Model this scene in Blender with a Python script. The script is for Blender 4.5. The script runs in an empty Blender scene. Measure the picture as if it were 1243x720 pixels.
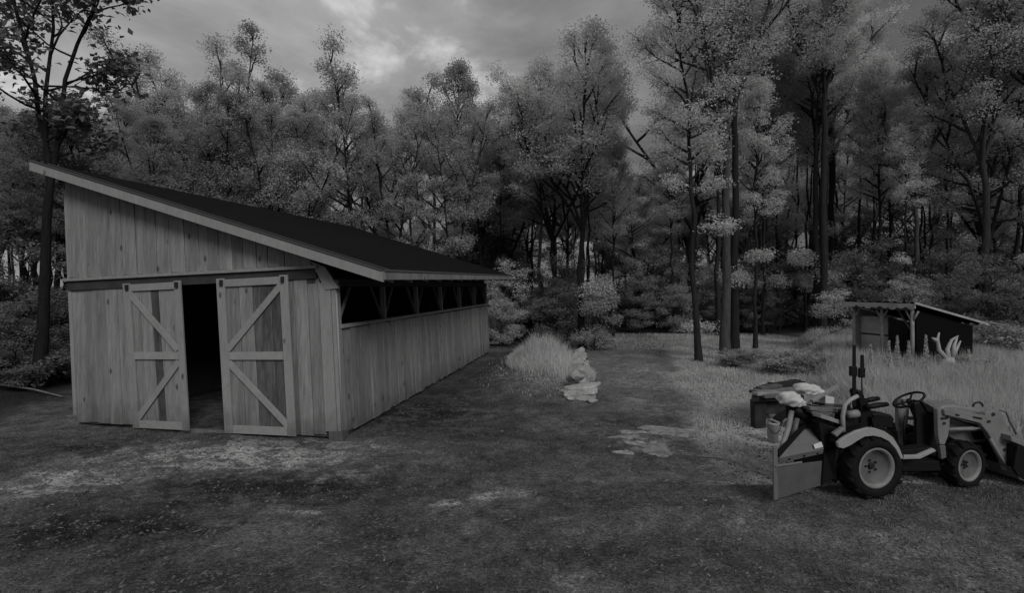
import bpy, math, random
import numpy as np
from mathutils import Vector, Matrix

random.seed(7)
C = bpy.context.scene.collection
SC = bpy.context.scene
CX, HY, F, CAMH = 621.5, 348.0, 621.5, 2.3     # photograph pixels: centre column, horizon row, focal length; eye height in metres

# ------------------------------------------------------------------ camera, light, exposure
cam = bpy.data.cameras.new("camera"); cam_o = bpy.data.objects.new("camera", cam); C.objects.link(cam_o)
cam_o.location = (0, 0, CAMH); cam_o.rotation_euler = (math.radians(90), 0, 0)
cam.sensor_width = 36; cam.lens = 18; cam.clip_end = 2000; cam.shift_y = -12 / 1243
SC.camera = cam_o
SC.view_settings.view_transform = 'Standard'; SC.view_settings.look = 'None'
SC.view_settings.gamma = 1; SC.view_settings.use_curve_mapping = False
SC.view_settings.exposure = -0.52

SUN_EL, SUN_AZ = math.radians(35), math.radians(155)     # azimuth clockwise from +Y: behind the camera, a little to the right
w = bpy.data.worlds.new("World"); SC.world = w; w.use_nodes = True
nt = w.node_tree; nd = nt.nodes; nd.clear()
def N(tree, t, **k):
    n = tree.nodes.new(t)
    for a, b in k.items():
        if a.startswith('i_'): n.inputs[int(a[2:])].default_value = b
        else: setattr(n, a, b)
    return n
L = nt.links.new
sky = N(nt, 'ShaderNodeTexSky', sky_type='NISHITA', sun_disc=False, sun_elevation=SUN_EL, sun_rotation=SUN_AZ)
bw = N(nt, 'ShaderNodeRGBToBW'); L(sky.outputs[0], bw.inputs[0])
tc = N(nt, 'ShaderNodeTexCoord'); sx = N(nt, 'ShaderNodeSeparateXYZ'); L(tc.outputs['Generated'], sx.inputs[0])
zz = N(nt, 'ShaderNodeMath', operation='MAXIMUM'); L(sx.outputs[2], zz.inputs[0]); zz.inputs[1].default_value = 0.0
za = N(nt, 'ShaderNodeMath', operation='ADD'); L(zz.outputs[0], za.inputs[0]); za.inputs[1].default_value = 0.22
dx = N(nt, 'ShaderNodeMath', operation='DIVIDE'); L(sx.outputs[0], dx.inputs[0]); L(za.outputs[0], dx.inputs[1])
dy = N(nt, 'ShaderNodeMath', operation='DIVIDE'); L(sx.outputs[1], dy.inputs[0]); L(za.outputs[0], dy.inputs[1])
cb = N(nt, 'ShaderNodeCombineXYZ'); L(dx.outputs[0], cb.inputs[0]); L(dy.outputs[0], cb.inputs[1]); cb.inputs[2].default_value = 3.7
n1 = N(nt, 'ShaderNodeTexNoise'); n1.inputs['Scale'].default_value = 2.3; n1.inputs['Detail'].default_value = 9; n1.inputs['Roughness'].default_value = .58
n1.inputs['Distortion'].default_value = .35; L(cb.outputs[0], n1.inputs['Vector'])
r1 = N(nt, 'ShaderNodeValToRGB'); L(n1.outputs['Fac'], r1.inputs[0])
e = r1.color_ramp.elements; e[0].position = .34; e[0].color = (.56,.56,.56,1); e[1].position = .72; e[1].color = (2.1,2.1,2.1,1)
m = r1.color_ramp.elements.new(.5); m.color = (.84,.84,.84,1)
m = r1.color_ramp.elements.new(.60); m.color = (1.05,1.05,1.05,1)
g1 = N(nt, 'ShaderNodeMath', operation='MULTIPLY_ADD'); L(zz.outputs[0], g1.inputs[0]); g1.inputs[1].default_value = 1.6; g1.inputs[2].default_value = 1.0   # overcast: brighter overhead
cl = N(nt, 'ShaderNodeMath', operation='MULTIPLY'); L(r1.outputs[0], cl.inputs[0]); L(g1.outputs[0], cl.inputs[1])
cs = N(nt, 'ShaderNodeMath', operation='MULTIPLY'); L(cl.outputs[0], cs.inputs[0]); cs.inputs[1].default_value = 2.3
n0 = N(nt, 'ShaderNodeMath', operation='MULTIPLY'); L(bw.outputs[0], n0.inputs[0]); n0.inputs[1].default_value = .12
gx1 = N(nt, 'ShaderNodeMath', operation='MULTIPLY_ADD'); L(sx.outputs[0], gx1.inputs[0]); gx1.inputs[1].default_value = -.9; gx1.inputs[2].default_value = 1.0   # thinner cloud to the left, heavier to the right
cx = N(nt, 'ShaderNodeMath', operation='MULTIPLY'); L(cs.outputs[0], cx.inputs[0]); L(gx1.outputs[0], cx.inputs[1]); cs = cx
sm = N(nt, 'ShaderNodeMath', operation='ADD'); L(cs.outputs[0], sm.inputs[0]); L(n0.outputs[0], sm.inputs[1])
bg = N(nt, 'ShaderNodeBackground'); L(sm.outputs[0], bg.inputs[0]); bg.inputs[1].default_value = .10
wo = N(nt, 'ShaderNodeOutputWorld'); L(bg.outputs[0], wo.inputs[0])

sd = bpy.data.lights.new("sun", 'SUN'); sd.energy = 2.25; sd.angle = math.radians(22); sd.color = (1, .99, .98)
so = bpy.data.objects.new("sun", sd); C.objects.link(so)
sv = Vector((math.sin(SUN_AZ)*math.cos(SUN_EL), math.cos(SUN_AZ)*math.cos(SUN_EL), math.sin(SUN_EL)))
so.rotation_euler = sv.to_track_quat('Z', 'Y').to_euler()

# ------------------------------------------------------------------ helpers
def at(px, py, Y): return Vector(((px-CX)/F*Y, Y, CAMH-(py-HY)/F*Y))
def hashn(ix, iy, s):
    n = (ix.astype(np.int64)*374761393 + iy.astype(np.int64)*668265263 + s*1442695041) & 0xffffffff
    n = ((n ^ (n >> 13))*1274126177) & 0xffffffff
    return ((n ^ (n >> 16)) & 0xffff)/65535.0
def vnoise(x, y, s=0):
    x = np.asarray(x, float); y = np.asarray(y, float)
    ix = np.floor(x); iy = np.floor(y); fx = x-ix; fy = y-iy
    fx = fx*fx*(3-2*fx); fy = fy*fy*(3-2*fy)
    a = hashn(ix,iy,s); b = hashn(ix+1,iy,s); c = hashn(ix,iy+1,s); d = hashn(ix+1,iy+1,s)
    return (a+(b-a)*fx)*(1-fy)+(c+(d-c)*fx)*fy
def fbm(x, y, s=0, o=4):
    t = 0; a = .5; n = 0
    for k in range(o):
        t = t + a*vnoise(x*2**k, y*2**k, s+k*17); n += a; a *= .5
    return t/n
def sstep(a, b, x):
    t = np.clip((x-a)/(b-a), 0, 1); return t*t*(3-2*t)

BR = np.array((-2.56, 7.70)); BU = np.array((-.984, .176)); BS = np.array((.173, .985)); LEAN = .052
def barn_us(x, y):
    dx_, dy_ = np.asarray(x)-BR[0], np.asarray(y)-BR[1]
    return dx_*BU[0]+dy_*BU[1], dx_*BS[0]+dy_*BS[1]
def gz(x, y):
    x = np.asarray(x, float); y = np.asarray(y, float)
    z = .34*np.exp(-((x-.75)/.95)**2-((y-13.7)/2.3)**2)
    z = z + .10*(fbm(x*.35, y*.35, 3)-.5)*sstep(2, 6, y)
    z = z + .15*np.exp(-((x-.2)/1.0)**2)*sstep(8.5, 12, y)*(1-sstep(16, 20, y))
    z = z - .10*np.exp(-((x-2.6)/1.1)**2)*sstep(8.5, 12, y)*(1-sstep(19, 26, y))
    z = z + .30*sstep(20, 60, y) + .25*sstep(9, 20, -x)
    u, s = barn_us(x, y)
    d = np.maximum(np.maximum(-u-.15, u-4.95), np.maximum(-s-.15, s-10.4))
    k = sstep(.0, 1.0, d)
    return z*k
def gzf(x, y): return float(gz(np.array([x]), np.array([y]))[0])

def tag(o, label=None, cat=None, group=None, kind=None):
    if label: o['label'] = label
    if cat: o['category'] = cat
    if group: o['group'] = group
    if kind: o['kind'] = kind
    return o
def thing(name, loc, label, cat, group=None):
    o = bpy.data.objects.new(name, None); C.objects.link(o); o.location = loc; o.empty_display_size = .1
    return tag(o, label, cat, group)
def origin_of(o):
    v = Vector((0,0,0))
    while o is not None: v += o.location; o = o.parent
    return v
def np_mesh(name, V, faces_list, mat, smooth=False):
    """V: Nx3; faces_list: list of (M,k) int arrays"""
    me = bpy.data.meshes.new(name)
    V = np.asarray(V, np.float32)
    me.vertices.add(len(V)); me.vertices.foreach_set('co', V.ravel())
    nl = sum(f.size for f in faces_list); nf = sum(len(f) for f in faces_list)
    me.loops.add(nl); me.polygons.add(nf)
    me.loops.foreach_set('vertex_index', np.concatenate([f.ravel() for f in faces_list]).astype(np.int32))
    tot = np.concatenate([np.full(len(f), f.shape[1]) for f in faces_list]); st = np.concatenate(([0], np.cumsum(tot)[:-1]))
    me.polygons.foreach_set('loop_start', st.astype(np.int32))
    me.polygons.foreach_set('use_smooth', np.full(nf, smooth))
    me.update(calc_edges=True); me.validate()
    if mat: me.materials.append(mat)
    return me
def link(name, me, parent=None, loc=None):
    o = bpy.data.objects.new(name, me); C.objects.link(o)
    if parent is not None: o.parent = parent
    if loc is not None: o.location = loc
    return o

class MB:
    def __init__(s): s.v = []; s.f = []
    def hexa(s, p):                       # 8 corners: bottom 0-3 ring, top 4-7 ring
        b = len(s.v); s.v += [Vector(q) for q in p]
        s.f += [(b+3,b+2,b+1,b),(b+4,b+5,b+6,b+7)] + [(b+i,b+(i+1)%4,b+4+(i+1)%4,b+4+i) for i in range(4)]
        return s
    def box(s, c, size, rot=None):
        hx, hy, hz = size[0]/2, size[1]/2, size[2]/2; R = rot if rot is not None else Matrix.Identity(3); c = Vector(c)
        return s.hexa([c+R@Vector(q) for q in [(-hx,-hy,-hz),(hx,-hy,-hz),(hx,hy,-hz),(-hx,hy,-hz),(-hx,-hy,hz),(hx,-hy,hz),(hx,hy,hz),(-hx,hy,hz)]])
    def prism(s, poly, off):
        b = len(s.v); n = len(poly); off = Vector(off)
        s.v += [Vector(p) for p in poly] + [Vector(p)+off for p in poly]
        s.f += [tuple(range(b, b+n)), tuple(range(b+2*n-1, b+n-1, -1))] + [(b+(i+1)%n, b+i, b+n+i, b+n+(i+1)%n) for i in range(n)]
        return s
    def bar(s, a, b_, wd, th, up=(0,0,1)):
        a = Vector(a); b_ = Vector(b_); d = (b_-a).normalized(); x = d.cross(Vector(up)).normalized(); y = x.cross(d)
        q = [(-1,-1),(1,-1),(1,1),(-1,1)]
        return s.hexa([a+x*i*wd/2+y*j*th/2 for i,j in q]+[b_+x*i*wd/2+y*j*th/2 for i,j in q])
    def tube(s, pts, rad, n=8, cap=True, closed=False):
        pts = [Vector(p) for p in pts]; m = len(pts)
        if not hasattr(rad, '__len__'): rad = [rad]*m
        b = len(s.v); ref = None
        for i, p in enumerate(pts):
            if closed: d = pts[(i+1)%m]-pts[i-1]
            else: d = pts[min(i+1,m-1)]-pts[max(i-1,0)]
            d.normalize()
            if ref is None: ref = d.orthogonal().normalized()
            x = (ref-d*ref.dot(d)).normalized(); ref = x; y = d.cross(x)
            for k in range(n):
                a = 2*math.pi*k/n; s.v.append(p+(x*math.cos(a)+y*math.sin(a))*rad[i])
        for i in range(m if closed else m-1):
            j = (i+1)%m
            for k in range(n): s.f.append((b+i*n+k, b+i*n+(k+1)%n, b+j*n+(k+1)%n, b+j*n+k))
        if cap and not closed:
            s.f.append(tuple(b+k for k in reversed(range(n)))); s.f.append(tuple(b+(m-1)*n+k for k in range(n)))
        return s
    def lathe(s, c, axis, prof, n=32, closed=True):       # prof: (distance along axis, radius)
        c = Vector(c); ax = Vector(axis).normalized(); x = ax.orthogonal().normalized(); y = ax.cross(x); b = len(s.v); m = len(prof)
        for k in range(n):
            a = 2*math.pi*k/n; r = x*math.cos(a)+y*math.sin(a)
            for h, q in prof: s.v.append(c+ax*h+r*q)
        for k in range(n):
            j = (k+1)%n
            for i in range(m if closed else m-1):
                t = (i+1)%m; s.f.append((b+k*m+i, b+k*m+t, b+j*m+t, b+j*m+i))
        return s
    def build(s, name, mat, parent=None, smooth=False, bevel=0):
        o0 = origin_of(parent) if parent is not None else Vector((0,0,0))
        me = bpy.data.meshes.new(name); me.from_pydata([v-o0 for v in s.v], [], s.f); me.materials.append(mat)
        if smooth: me.polygons.foreach_set('use_smooth', [True]*len(me.polygons))
        o = link(name, me, parent)
        import bmesh
        bm = bmesh.new(); bm.from_mesh(me); bmesh.ops.recalc_face_normals(bm, faces=bm.faces); bm.to_mesh(me); bm.free()
        if bevel:
            md = o.modifiers.new('bevel', 'BEVEL'); md.width = bevel; md.segments = 2; md.limit_method = 'ANGLE'; md.angle_limit = math.radians(40)
        return o
    def top(s, name, mat, label, cat, group=None, smooth=False, bevel=0):   # a thing that is one mesh, origin at its base
        vs = s.v; c = Vector((sum(v.x for v in vs)/len(vs), sum(v.y for v in vs)/len(vs), min(v.z for v in vs)))
        s.v = [v-c for v in vs]; o = s.build(name, mat, None, smooth, bevel); o.location = c
        return tag(o, label, cat, group)

# ------------------------------------------------------------------ materials (neutral greys: the camera is monochrome)
def mat(name, base, rough=.85, spec=.2, noise=(), bump=0, bscale=20, rnd=0, stretch=(1,1,1), detail=6, metal=0, attr=None, knots=False, bdist=.01):
    """base albedo; noise: list of (scale, amount) multiplied in; rnd: brightness change from piece to piece"""
    m = bpy.data.materials.new(name); m.use_nodes = True; t = m.node_tree; lk = t.links.new
    p = t.nodes['Principled BSDF']; p.inputs['Roughness'].default_value = rough; p.inputs['Specular IOR Level'].default_value = spec; p.inputs['Metallic'].default_value = metal
    tc = N(t, 'ShaderNodeTexCoord'); mp = N(t, 'ShaderNodeMapping'); mp.inputs['Scale'].default_value = stretch; lk(tc.outputs['Object'], mp.inputs[0])
    vec = mp.outputs[0]
    oi = N(t, 'ShaderNodeObjectInfo')
    if rnd:
        av = N(t, 'ShaderNodeVectorMath', operation='MULTIPLY_ADD'); lk(oi.outputs['Random'], av.inputs[0]); av.inputs[1].default_value = (37,51,23); lk(vec, av.inputs[2]); vec = av.outputs[0]
    cur = N(t, 'ShaderNodeValue'); cur.outputs[0].default_value = base; cur = cur.outputs[0]
    if attr:
        a = N(t, 'ShaderNodeAttribute', attribute_name=attr); cur = a.outputs['Fac']
    for sc, am in noise:
        n = N(t, 'ShaderNodeTexNoise'); n.inputs['Scale'].default_value = sc; n.inputs['Detail'].default_value = detail; n.inputs['Roughness'].default_value = .6; lk(vec, n.inputs['Vector'])
        r = N(t, 'ShaderNodeMapRange'); lk(n.outputs['Fac'], r.inputs[0]); r.inputs[1].default_value = .28; r.inputs[2].default_value = .72; r.inputs[3].default_value = 1-am; r.inputs[4].default_value = 1+am
        x = N(t, 'ShaderNodeMath', operation='MULTIPLY'); lk(cur, x.inputs[0]); lk(r.outputs[0], x.inputs[1]); cur = x.outputs[0]
    if knots:
        vo = N(t, 'ShaderNodeTexVoronoi'); vo.inputs['Scale'].default_value = 4.6; mk = N(t, 'ShaderNodeMapping'); mk.inputs['Scale'].default_value = (1,1,.5); lk(tc.outputs['Object'], mk.inputs[0]); lk(mk.outputs[0], vo.inputs['Vector'])
        r = N(t, 'ShaderNodeMapRange'); lk(vo.outputs['Distance'], r.inputs[0]); r.inputs[1].default_value = .07; r.inputs[2].default_value = .15; r.inputs[3].default_value = .35; r.inputs[4].default_value = 1
        x = N(t, 'ShaderNodeMath', operation='MULTIPLY'); lk(cur, x.inputs[0]); lk(r.outputs[0], x.inputs[1]); cur = x.outputs[0]
        sz = N(t, 'ShaderNodeSeparateXYZ'); lk(tc.outputs['Object'], sz.inputs[0]); ns = N(t, 'ShaderNodeTexNoise'); ns.inputs['Scale'].default_value = 5; ns.inputs['Detail'].default_value = 6; lk(tc.outputs['Object'], ns.inputs['Vector'])
        ms = N(t, 'ShaderNodeMath', operation='MULTIPLY_ADD'); lk(ns.outputs['Fac'], ms.inputs[0]); ms.inputs[1].default_value = -.7; lk(sz.outputs[2], ms.inputs[2])      # mud splashed up the foot of the wall
        r = N(t, 'ShaderNodeMapRange'); lk(ms.outputs[0], r.inputs[0]); r.inputs[1].default_value = -.32; r.inputs[2].default_value = .12; r.inputs[3].default_value = .6; r.inputs[4].default_value = 1
        x = N(t, 'ShaderNodeMath', operation='MULTIPLY'); lk(cur, x.inputs[0]); lk(r.outputs[0], x.inputs[1]); cur = x.outputs[0]
    if rnd:
        r = N(t, 'ShaderNodeMapRange'); lk(oi.outputs['Random'], r.inputs[0]); r.inputs[3].default_value = 1-rnd; r.inputs[4].default_value = 1+rnd
        x = N(t, 'ShaderNodeMath', operation='MULTIPLY'); lk(cur, x.inputs[0]); lk(r.outputs[0], x.inputs[1]); cur = x.outputs[0]
    cc = N(t, 'ShaderNodeCombineColor')
    for i in range(3): lk(cur, cc.inputs[i])
    lk(cc.outputs[0], p.inputs['Base Color'])
    if bump:
        n = N(t, 'ShaderNodeTexNoise'); n.inputs['Scale'].default_value = bscale; n.inputs['Detail'].default_value = 8; lk(vec, n.inputs['Vector'])
        b = N(t, 'ShaderNodeBump'); b.inputs['Strength'].default_value = bump; b.inputs['Distance'].default_value = bdist; lk(n.outputs['Fac'], b.inputs['Height']); lk(b.outputs[0], p.inputs['Normal'])
    return m
def leaf_mat(name, base, trans=.35, rnd=.12, amt=.3):
    m = bpy.data.materials.new(name); m.use_nodes = True; t = m.node_tree; lk = t.links.new
    t.nodes.remove(t.nodes['Principled BSDF']); out = t.nodes['Material Output']
    tc = N(t, 'ShaderNodeTexCoord'); n = N(t, 'ShaderNodeTexNoise'); n.inputs['Scale'].default_value = .9; n.inputs['Detail'].default_value = 5; lk(tc.outputs['Object'], n.inputs['Vector'])
    r = N(t, 'ShaderNodeMapRange'); lk(n.outputs['Fac'], r.inputs[0]); r.inputs[1].default_value = .3; r.inputs[2].default_value = .7; r.inputs[3].default_value = base*(1-amt); r.inputs[4].default_value = base*(1+amt)
    oi = N(t, 'ShaderNodeObjectInfo'); q = N(t, 'ShaderNodeMapRange'); lk(oi.outputs['Random'], q.inputs[0]); q.inputs[3].default_value = 1-rnd; q.inputs[4].default_value = 1+rnd
    x = N(t, 'ShaderNodeMath', operation='MULTIPLY'); lk(r.outputs[0], x.inputs[0]); lk(q.outputs[0], x.inputs[1])
    cc = N(t, 'ShaderNodeCombineColor')
    for i in range(3): lk(x.outputs[0], cc.inputs[i])
    d = N(t, 'ShaderNodeBsdfDiffuse'); lk(cc.outputs[0], d.inputs[0]); tr = N(t, 'ShaderNodeBsdfTranslucent'); lk(cc.outputs[0], tr.inputs[0])
    mx = N(t, 'ShaderNodeMixShader'); mx.inputs[0].default_value = trans; lk(d.outputs[0], mx.inputs[1]); lk(tr.outputs[0], mx.inputs[2]); lk(mx.outputs[0], out.inputs[0])
    return m
M = dict(
    wood=mat('barn_wood', .21, noise=[(9,.22),(2.2,.26),(.8,.18)], stretch=(6,6,.5), bump=.4, bscale=14, rnd=.15, knots=True),
    trim=mat('trim_wood', .25, noise=[(9,.12),(2,.1)], stretch=(5,5,1), bump=.25, bscale=14, rnd=.06, knots=True),
    darkwood=mat('dark_door_wood', .07, noise=[(7,.35),(1.3,.6)], stretch=(5,5,.8), bump=.3, bscale=14, rnd=.25),
    brace=mat('brace_wood', .26, noise=[(6,.1),(1.6,.1)], stretch=(3,3,3), bump=.2, bscale=14, rnd=.06),
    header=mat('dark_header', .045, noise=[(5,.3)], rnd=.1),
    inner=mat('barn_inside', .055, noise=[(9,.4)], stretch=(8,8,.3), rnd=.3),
    roof=mat('rolled_roofing', .0115, rough=1, spec=.03, noise=[(3,.15),(80,.2)], bump=.3, bscale=140, rnd=.04),
    roofedge=mat('roof_edge', .06, rough=.7),
    iron=mat('dark_iron', .012, rough=.6, spec=.4),
    blacktar=mat('black_tarpaulin', .006, rough=.9, spec=.05),
    concrete=mat('concrete', .09, noise=[(12,.25)], bump=.3),
    pipe=mat('conduit', .3, rough=.5),
    barkd=mat('dark_bark', .014, rough=.95, noise=[(5,.35)], stretch=(3,3,.6), bump=.9, bscale=10, bdist=.03),
    bark=mat('bark', .022, rough=.95, noise=[(5,.35)], stretch=(3,3,.6), bump=.9, bscale=10, rnd=.25, bdist=.03),
    barkl=mat('bark_pale', .06, rough=.95, noise=[(5,.35)], stretch=(3,3,.6), bump=.9, bscale=10, rnd=.25, bdist=.03),
    leaf=leaf_mat('leaves', .62, .45, .16, .2), leafm=leaf_mat('mid_leaves', .47, .45, .2, .2), leafk=leaf_mat('shade_leaves', .24, .4, .25, .2), leafd=leaf_mat('dark_leaves', .16, .3), leafp=leaf_mat('pale_leaves', .68, .45, .12),  # shade and dark leaves: the wood's shade and backlight painted into the albedo
    needle=leaf_mat('needles', .34, .4, .2), shrub=leaf_mat('shrub_leaves', .42, .4),
    grass=leaf_mat('grass_blades', .5, .4, .0, .15), turf=leaf_mat('turf_blades', .2, .3, 0, .3), grassp=leaf_mat('pale_grass', .62, .4, 0, .15),
    stone=mat('wall_stone', .33, noise=[(5,.3),(25,.2)], bump=.8, bscale=14, rnd=.14, bdist=.03),
    flat=mat('flat_rock', .20, noise=[(2.6,.5),(12,.4),(45,.3)], bump=.9, bscale=12, rnd=.08, bdist=.02),
    tyre=mat('tyre_rubber', .007, rough=.85, noise=[(20,.5)]),
    black=mat('black_plastic', .005, rough=.6, spec=.25, noise=[(15,.3)]),
    paint=mat('tractor_paint', .18, rough=.5, spec=.4, noise=[(6,.15),(40,.1)]),
    paintp=mat('pale_fender_paint', .29, rough=.5, spec=.4, noise=[(8,.12)]),
    paintd=mat('grey_panel_paint', .11, rough=.55, spec=.4, noise=[(8,.2)]),
    disc=mat('wheel_disc_paint', .10, rough=.6, spec=.3, noise=[(9,.3)]),
    rim=mat('wheel_rim_paint', .19, rough=.55, spec=.4, noise=[(9,.25)]),
    plate=mat('plate_steel', .125, rough=.6, spec=.4, noise=[(5,.15),(30,.1)], bump=.15, bscale=6),
    plated=mat('plate_steel_dark', .085, rough=.6, spec=.4, noise=[(5,.2),(60,.12)]),
    white=mat('white_plastic_sheet', .5, rough=.6, spec=.4, noise=[(5,.12)], bump=.3, bscale=9, bdist=.02),
    bucket=mat('plastic_bucket', .36, rough=.6, spec=.3, noise=[(8,.2)]),
    oldwood=mat('old_plank', .12, noise=[(4,.3)], stretch=(2,2,2), bump=.4, bscale=20, rnd=.3),
    oldwoodp=mat('pale_plank', .22, noise=[(4,.25)], stretch=(2,2,2), bump=.4, bscale=20, rnd=.1),
    rot=mat('dark_old_wood', .025, noise=[(6,.5)], bump=.5, rnd=.3),
    bone=mat('bleached_wood', .32, noise=[(6,.2)], bump=.4, bscale=14),
    tin=mat('corrugated_roofing', .34, rough=.7, noise=[(4,.25)]),
    panel=mat('grey_board', .3, noise=[(3,.25)]),
    peb=mat('pebble', .085, noise=[(3,.5),(9,.4)]),
    lug=mat('wood_chip', .12, noise=[(1.3,.6),(5,.5)]),
)

# ------------------------------------------------------------------ ground
def axis(lo, hi, fine, a, b, grow=1.25):
    xs = list(np.arange(a, b+fine/2, fine)); st = fine
    while xs[-1] < hi: st *= grow; xs.append(xs[-1]+st)
    st = fine
    while xs[0] > lo: st *= grow; xs.insert(0, xs[0]-st)
    return np.array(xs)
gx = axis(-420, 420, .075, -13, 13); gy = axis(-60, 700, .06, 2.2, 12); 
gy = np.concatenate([axis(-60, 12, .055, 2.2, 12)[axis(-60, 12, .055, 2.2, 12) <= 12.0], np.arange(12.1, 27, .12), 27*1.14**np.arange(0, 26)])
GX, GY = np.meshgrid(gx, gy)
def gmicro(x, y): return (.06*(fbm(x*2.2, y*2.2, 9)-.5) + .022*(fbm(x*7, y*7, 19, 3)-.5))*(1-sstep(12, 15, y))
gzv = gz(GX, GY) + gmicro(GX, GY)
def ell(px, py, rx, ry, rot=0):
    """an ellipse on the ground, centre and half-axes read off the photograph"""
    Y = F*CAMH/(py-HY); X = (px-CX)/F*Y
    Y1 = F*CAMH/(py+ry-HY); Y0 = F*CAMH/(max(py-ry, HY+8)-HY)
    sxx = rx/F*Y; syy = (Y0-Y1)/2
    wx = .55*(fbm(GX*1.3+5, GY*1.3, 31)-.5); wy = .55*(fbm(GX*1.3, GY*1.3+9, 37)-.5)
    X_ = GX-X+wx; Y_ = GY-Y+wy; c, s = math.cos(rot), math.sin(rot)
    return np.exp(-(((X_*c+Y_*s)/sxx)**2+((-X_*s+Y_*c)/syy)**2))
tone = .088+.036*(fbm(GX*.7, GY*.7, 41)-.5)*2
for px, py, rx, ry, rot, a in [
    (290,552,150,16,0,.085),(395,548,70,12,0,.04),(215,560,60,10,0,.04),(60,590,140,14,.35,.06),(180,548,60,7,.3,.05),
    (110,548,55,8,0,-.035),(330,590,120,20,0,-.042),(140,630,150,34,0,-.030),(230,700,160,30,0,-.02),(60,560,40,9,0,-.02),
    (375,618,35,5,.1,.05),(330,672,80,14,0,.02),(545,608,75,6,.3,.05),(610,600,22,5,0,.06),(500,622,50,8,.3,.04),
    (600,640,120,20,0,.01),(720,700,60,16,0,.045),(540,470,70,26,0,-.05),(520,500,90,14,0,-.015),(480,530,60,12,0,-.01),  # strong dark ellipse along the barn's side wall: eave shade painted into the tone
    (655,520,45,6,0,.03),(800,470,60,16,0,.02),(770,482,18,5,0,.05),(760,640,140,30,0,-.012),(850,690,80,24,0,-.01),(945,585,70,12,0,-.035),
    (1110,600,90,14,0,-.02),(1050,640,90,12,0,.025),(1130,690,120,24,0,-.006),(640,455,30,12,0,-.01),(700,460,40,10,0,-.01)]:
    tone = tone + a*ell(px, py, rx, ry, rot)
spk = fbm(GX*7, GY*7, 61, 3)
tone = tone*(1+.55*(spk-.5)*2)
pale = np.maximum(ell(290,552,170,22), .8*np.maximum(ell(400,575,60,14), ell(60,590,120,18,.3)))
dk = np.maximum.reduce([ell(110,548,55,9), ell(320,590,130,17), ell(520,505,70,16)*.7, ell(60,640,90,22)*.8, ell(200,640,120,20)*.5])
streak = np.maximum.reduce([ell(560,604,90,5,.3), ell(375,616,40,5), ell(700,704,50,12)*.7, ell(60,592,120,12,.3)*.6, ell(775,447,55,10)*.6, ell(800,535,85,16)*.7])
grit = fbm(GX*1.6, GY*1.6, 91, 5); tone = tone*(1+.4*(sstep(.38,.62,grit)-.5)) + .06*sstep(1.7,2.3,GX)*(1-sstep(4.2,5.4,GX))*sstep(8.5,12,GY)*(.6+.8*fbm(GX*.9,GY*.5,95)) + .022*sstep(.52,.66,fbm(GX*.5+GY*.25,GY*1.1,97))
grassy = sstep(0, .7, (GX-(2.2+(GY-6.2)*.245))+1.0*(fbm(GX*.9, GY*.9, 51)-.5))*(GY > 5.9)
tone = tone*(1-grassy)+grassy*.34
tone = tone+.15*np.exp(-((GX-.75)/.9)**2-((GY-12.9)/2.0)**2)
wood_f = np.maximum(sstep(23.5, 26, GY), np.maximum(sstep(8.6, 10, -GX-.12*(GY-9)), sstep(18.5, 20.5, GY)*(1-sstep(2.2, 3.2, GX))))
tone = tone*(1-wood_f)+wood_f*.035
tone = tone + .05*ell(800,535,75,16)*sstep(.42,.55,fbm(GX*3, GY*3, 87, 4)) + .05*ell(775,447,55,12) + .03*ell(780,485,60,18)
tone = np.clip(tone*.95, .015, .36)
nx, ny = len(gx), len(gy)
idx = np.arange(nx*ny).reshape(ny, nx)
quads = np.stack([idx[:-1,:-1], idx[:-1,1:], idx[1:,1:], idx[1:,:-1]], -1).reshape(-1, 4)
M['ground'] = mat('dirt_and_gravel', .08, rough=.95, spec=.08, attr='tone', noise=[(.9,.16),(6,.32),(24,.30),(70,.4),(150,.45)], bump=.7, bscale=34, bdist=.045, detail=8)
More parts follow.
